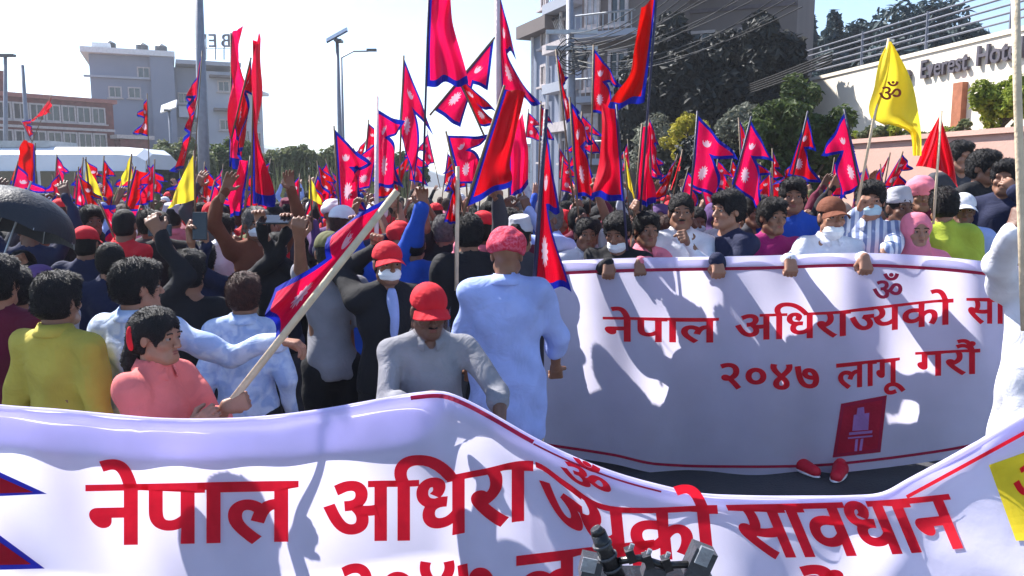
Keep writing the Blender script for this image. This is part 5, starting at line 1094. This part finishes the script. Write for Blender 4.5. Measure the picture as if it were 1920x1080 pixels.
# phone and tablet
def phone(px, py, d, w, h, rx, label, name='phone'):
    t = empty(name, P(px, py, d)); t.rotation_euler = (rx, 0, 0); tag(t, label, name); m = MB(); m.box((0, 0, 0), (w, .009, h)); b_ = m.build('case', M_PLASTIC, t); bev = b_.modifiers.new('b', 'BEVEL'); bev.width = .006; bev.segments = 2
    MB().box((0, -.006, 0), (w * .92, .002, h * .94)).build('screen', M_SCREEN, t); MB().tube([(w * .3, .004, h * .38), (w * .3, .008, h * .38)], .008, 10).build('camera_lens', M_SCREEN, t)
phone(375, 424, 4.7, .088, .165, R(-8), 'dark phone held upright above curly heads', 'phone'); phone(515, 412, 4.9, .2, .13, R(-70), 'dark tablet held flat over the crowd', 'tablet')
phone(300, 432, 5.0, .15, .075, R(-10), 'small phone held sideways by a raised hand', 'phone')
# umbrella
ue = empty('umbrella', P(55, 440, 4.6)); tag(ue, 'open black umbrella over the crowd at far left', 'umbrella'); apex = P(52, 358, 4.6); v = []; f = []; n, m_ = 48, 9
tl = Matrix.Rotation(R(14), 3, 'Y') @ Matrix.Rotation(R(-18), 3, 'X')
for j in range(m_ + 1):
    for i in range(n):
        a = 2 * math.pi * i / n; t = j / m_; sc_ = 1 - .07 * t * abs(math.sin(4 * a)); r = .34 * math.sin(t * 1.45) * sc_; z = -.24 * (1 - math.cos(t * 1.45)) / .88 + .02 * t * abs(math.sin(4 * a)); v.append(tuple(apex + tl @ Vector((r * math.cos(a), r * math.sin(a), z))))
for j in range(m_):
    for i in range(n): f.append((j * n + i, j * n + (i + 1) % n, (j + 1) * n + (i + 1) % n, (j + 1) * n + i))
link('canopy', mesh_np('canopy', v, f), mat('black_nylon', (.012, .014, .022), .55, .1, 6, .3, spec=.4), ue, True)
for k in range(8):
    a = math.pi / 4 * k; MB().tube([apex + tl @ Vector((.34 * math.sin(t * 1.45) * math.cos(a), .34 * math.sin(t * 1.45) * math.sin(a), -.24 * (1 - math.cos(t * 1.45)) / .88 - .006)) for t in (0, .25, .5, .75, .98)], .003, 5).build('rib', M_STEEL, ue, True)
MB().tube([apex + tl @ Vector((0, 0, .06)), apex + tl @ Vector((0, 0, -.72))], .006, 8).build('shaft', M_STEEL, ue, True)
# people under the flag poles, then the crowd between them
def free(x, y, r=.36): return all((x - a) ** 2 + ((y - b) * 1.1) ** 2 > r * r for a, b in PLACED)
SHC = ['white', 'pale blue', 'navy', 'black', 'grey', 'maroon', 'dark grey', 'light grey', 'brown', 'royal blue', 'red', 'purple', 'red', 'olive', 'black', 'pink', 'black', 'navy', 'dark grey', 'maroon']
q = random.Random(11)
def crowd_look():
    hat = q.choices([None, 'cap', 'topi', 'turban', 'scarf'], [.62, .17, .07, .07, .07])[0]
    hc = q.choice({'cap': ['red', 'red', 'red', 'white', 'black', 'navy'], 'topi': ['light grey', 'maroon', 'black'], 'turban': ['red', 'pink', 'white'], 'scarf': ['red', 'pink', 'beige', 'purple']}.get(hat, ['red']))
    return dict(hat=hat, hatc=hc, hair=q.choice(['short', 'thick', 'thick', 'crop']), hairc=q.choice('bbbbbrg'), skin=q.choice([1, 2, 2, 3]), top=q.choice(SHC), mask=q.choices([None, 'mask blue', 'mask white'], [.75, .15, .1])[0])
POSEW = {'down': '', 'raise': ' raising an open hand', 'fist': ' raising a fist', 'phone': ' filming with both hands up', 'clasp': ' with hands clasped in front', 'both': ' raising both hands', 'pole': ' holding a flag stick'}
def label_for(lk, pose, face, x, d):
    hw = {None: {'b': 'black hair', 'r': 'brown hair', 'g': 'grey hair'}[lk['hairc']], 'cap': lk['hatc'] + ' cap', 'topi': lk['hatc'] + ' topi hat', 'turban': lk['hatc'] + ' head wrap', 'scarf': lk['hatc'] + ' headscarf'}[lk['hat']]
    u = x / d; zone = ('by the bus' if u < -.45 else 'left crowd' if u < -.3 else 'left of slanted flag' if u < -.15 else 'near pink pole' if u < -.05 else 'near red turban' if u < .06 else 'by bare forearm' if u < .2 else 'behind rear banner' if u < .4 else 'before hotel wall')
    if pose != 'down': lk = dict(lk, mask=None)
    return '%s, %s top, %s%s%s%s' % (zone, lk['top'], hw, {'mask blue': ', blue mask', 'mask white': ', white mask', None: ''}[lk['mask']], POSEW[pose], ', back turned' if face == 'a' else '') + (', far' if d > 11 else '')
def crowd(x, d, pose, scale=None):
    lk = crowd_look(); left = x / d < .1; away = q.random() < (.72 if left else .2); yaw = (AW if away else 0) + q.uniform(-.7, .7) - (.2 if x > 0 else -.2)
    PLACED.append((x, d)); lab = label_for(lk, pose, 'a' if away else 'f', x, d)
    if len(lab.split()) > 16: lab = lab.replace(', blue mask', '').replace(', white mask', '')
    person(lab, Vector((x, d, 0)), scale or q.uniform(.90, 1.0), yaw, pose, group='people in the crowd', low=q.choice(['black', 'dark grey', 'denim']), sleeve=q.choice(['long', 'long', 'short']), hy=q.choice([-.4, 0, .4]), near=(d < 6.5 and not away), **lk)
for Bp, d, T in HOLD:
    for dx, dy in ((.12, .28), (-.15, .3), (.25, .4), (-.3, .45), (.1, .55)):
        if free(Bp.x + dx, Bp.y + dy, .3):
            x, y = Bp.x + dx, Bp.y + dy; PLACED.append((x, y)); lk = crowd_look(); yaw = q.uniform(-.6, .6) + (AW if q.random() < (.5 if x < 0 else .15) else 0)
            z = min(max(Bp.z + .06, 1.05), 1.95); up = ((T - Bp) if T else Vector((0, 0, 1))).normalized(); face_away = abs(yaw) > 1.5; side = 'R' if (dx < 0) != face_away else 'L'
            person(label_for(lk, 'pole', 'a' if face_away else 'f', x, y), Vector((x, y, 0)), q.uniform(.93, 1.0), yaw, hands={side: (Vector((Bp.x, Bp.y + .05, z)), 1, (0, -1, 0), (0, .3, -1), (-.5 if side == 'R' else .5, -.5, .3))}, group='people in the crowd', low='dark grey', sleeve=q.choice(['long', 'short']), near=False, **lk); break
for d, n, xa, xb in ((5.7, 7, -3.4, .6), (6.3, 12, -4.2, 3.8), (6.9, 13, -4.6, 4.2), (7.6, 14, -5.1, 4.6), (8.4, 15, -5.6, 5.0), (9.3, 16, -6.1, 5.4), (10.4, 17, -6.9, 5.8), (11.8, 18, -7.8, 5.6), (13.4, 18, -8.6, 5.2), (15.5, 18, -9.2, 5.0), (18, 16, -9, 5)):
    for i in range(n):
        x = xa + (xb - xa) * (i + q.uniform(-.35, .35)) / (n - 1); y = d + q.uniform(-.25, .25)
        if not free(x, y): continue
        crowd(x, y, q.choices(list(POSEW)[:6], [.42, .17, .13, .12, .05, .11])[0])
# ------------------------------------------------------------------ video camera in front
vr = empty('video_camera', P(1205, 1090, 1.25)); tag(vr, 'black video camera rig with microphone peeking over the bottom edge', 'video camera')
D = 1.25; c0 = lambda x, y, dd=0: P(x, y, D + dd)
m = MB(); m.tube([c0(1122, 1000), c0(1132, 1026), c0(1160, 1090, .01)], .013, 14, .015); m.tube([c0(1116, 990), c0(1122, 1000)], .009, 14, .013); m.build('microphone', M_PLASTIC, vr, True, True)
for t_ in (0, .35, .7): a = c0(1128, 1018).lerp(c0(1156, 1080, .01), t_); MB().tube([a, a + (c0(1160, 1090) - c0(1132, 1026)).normalized() * .005], .0168, 14).build('microphone_ring', M_GREYPL, vr, True, True)
MB().box(c0(1107, 1062, .02), (.032, .04, .035), Matrix.Rotation(R(12), 3, 'Y')).build('monitor', M_GREYPL, vr, True)
MB().box(c0(1104, 1060, -.002), (.024, .003, .024), Matrix.Rotation(R(12), 3, 'Y')).build('monitor_screen', M_STEEL, vr, True)
MB().tube([c0(1160, 1052), c0(1200, 1046), c0(1245, 1060), c0(1290, 1058)], .006, 10).build('handle', M_PLASTIC, vr, True, True)
for x, y in ((1182, 1040), (1215, 1050), (1250, 1056)): MB().box(c0(x, y), (.014, .02, .022), Matrix.Rotation(R(-20), 3, 'Y')).build('clamp', M_PLASTIC, vr, True); MB().tube([c0(x, y - 8), c0(x + 4, y - 20)], .004, 8).build('clamp_screw', M_STEEL, vr, True)
MB().box(c0(1225, 1070, .01), (.036, .03, .022), Matrix.Rotation(R(15), 3, 'Y')).build('battery', M_GREYPL, vr, True)
MB().box(c0(1310, 1052, .01), (.038, .035, .052), Matrix.Rotation(R(22), 3, 'Y')).build('lens_hood', M_GREYPL, vr, True); MB().box(c0(1320, 1043, -.01), (.022, .006, .03), Matrix.Rotation(R(22), 3, 'Y')).build('hood_panel', M_STEEL, vr, True)
MB().box(c0(1215, 1110, .03), (.22, .09, .05)).build('camera_body', M_PLASTIC, vr, True)
MB().tube([c0(1215, 1135, .03), Vector((c0(1215, 1135, .03).x, D + .03, .0))], .014, 10).build('monopod', M_PLASTIC, vr, True)
for o in [o for o in bpy.data.objects if o.name.startswith('x')]: bpy.data.objects.remove(o)

hz, nt_, b_n, o_n = nodes('haze_air'); nt_.nodes.remove(b_n); vp = nt_.nodes.new('ShaderNodeVolumePrincipled'); vp.inputs['Density'].default_value = .001; vp.inputs['Color'].default_value = (.86, .9, 1, 1); vp.inputs['Anisotropy'].default_value = .4; nt_.links.new(vp.outputs[0], o_n.inputs['Volume'])
tag(MB().box((0, 270, 29), (1320, 700, 62)).build('haze', hz), 'thin bluish daylight haze over the street', kind='stuff')
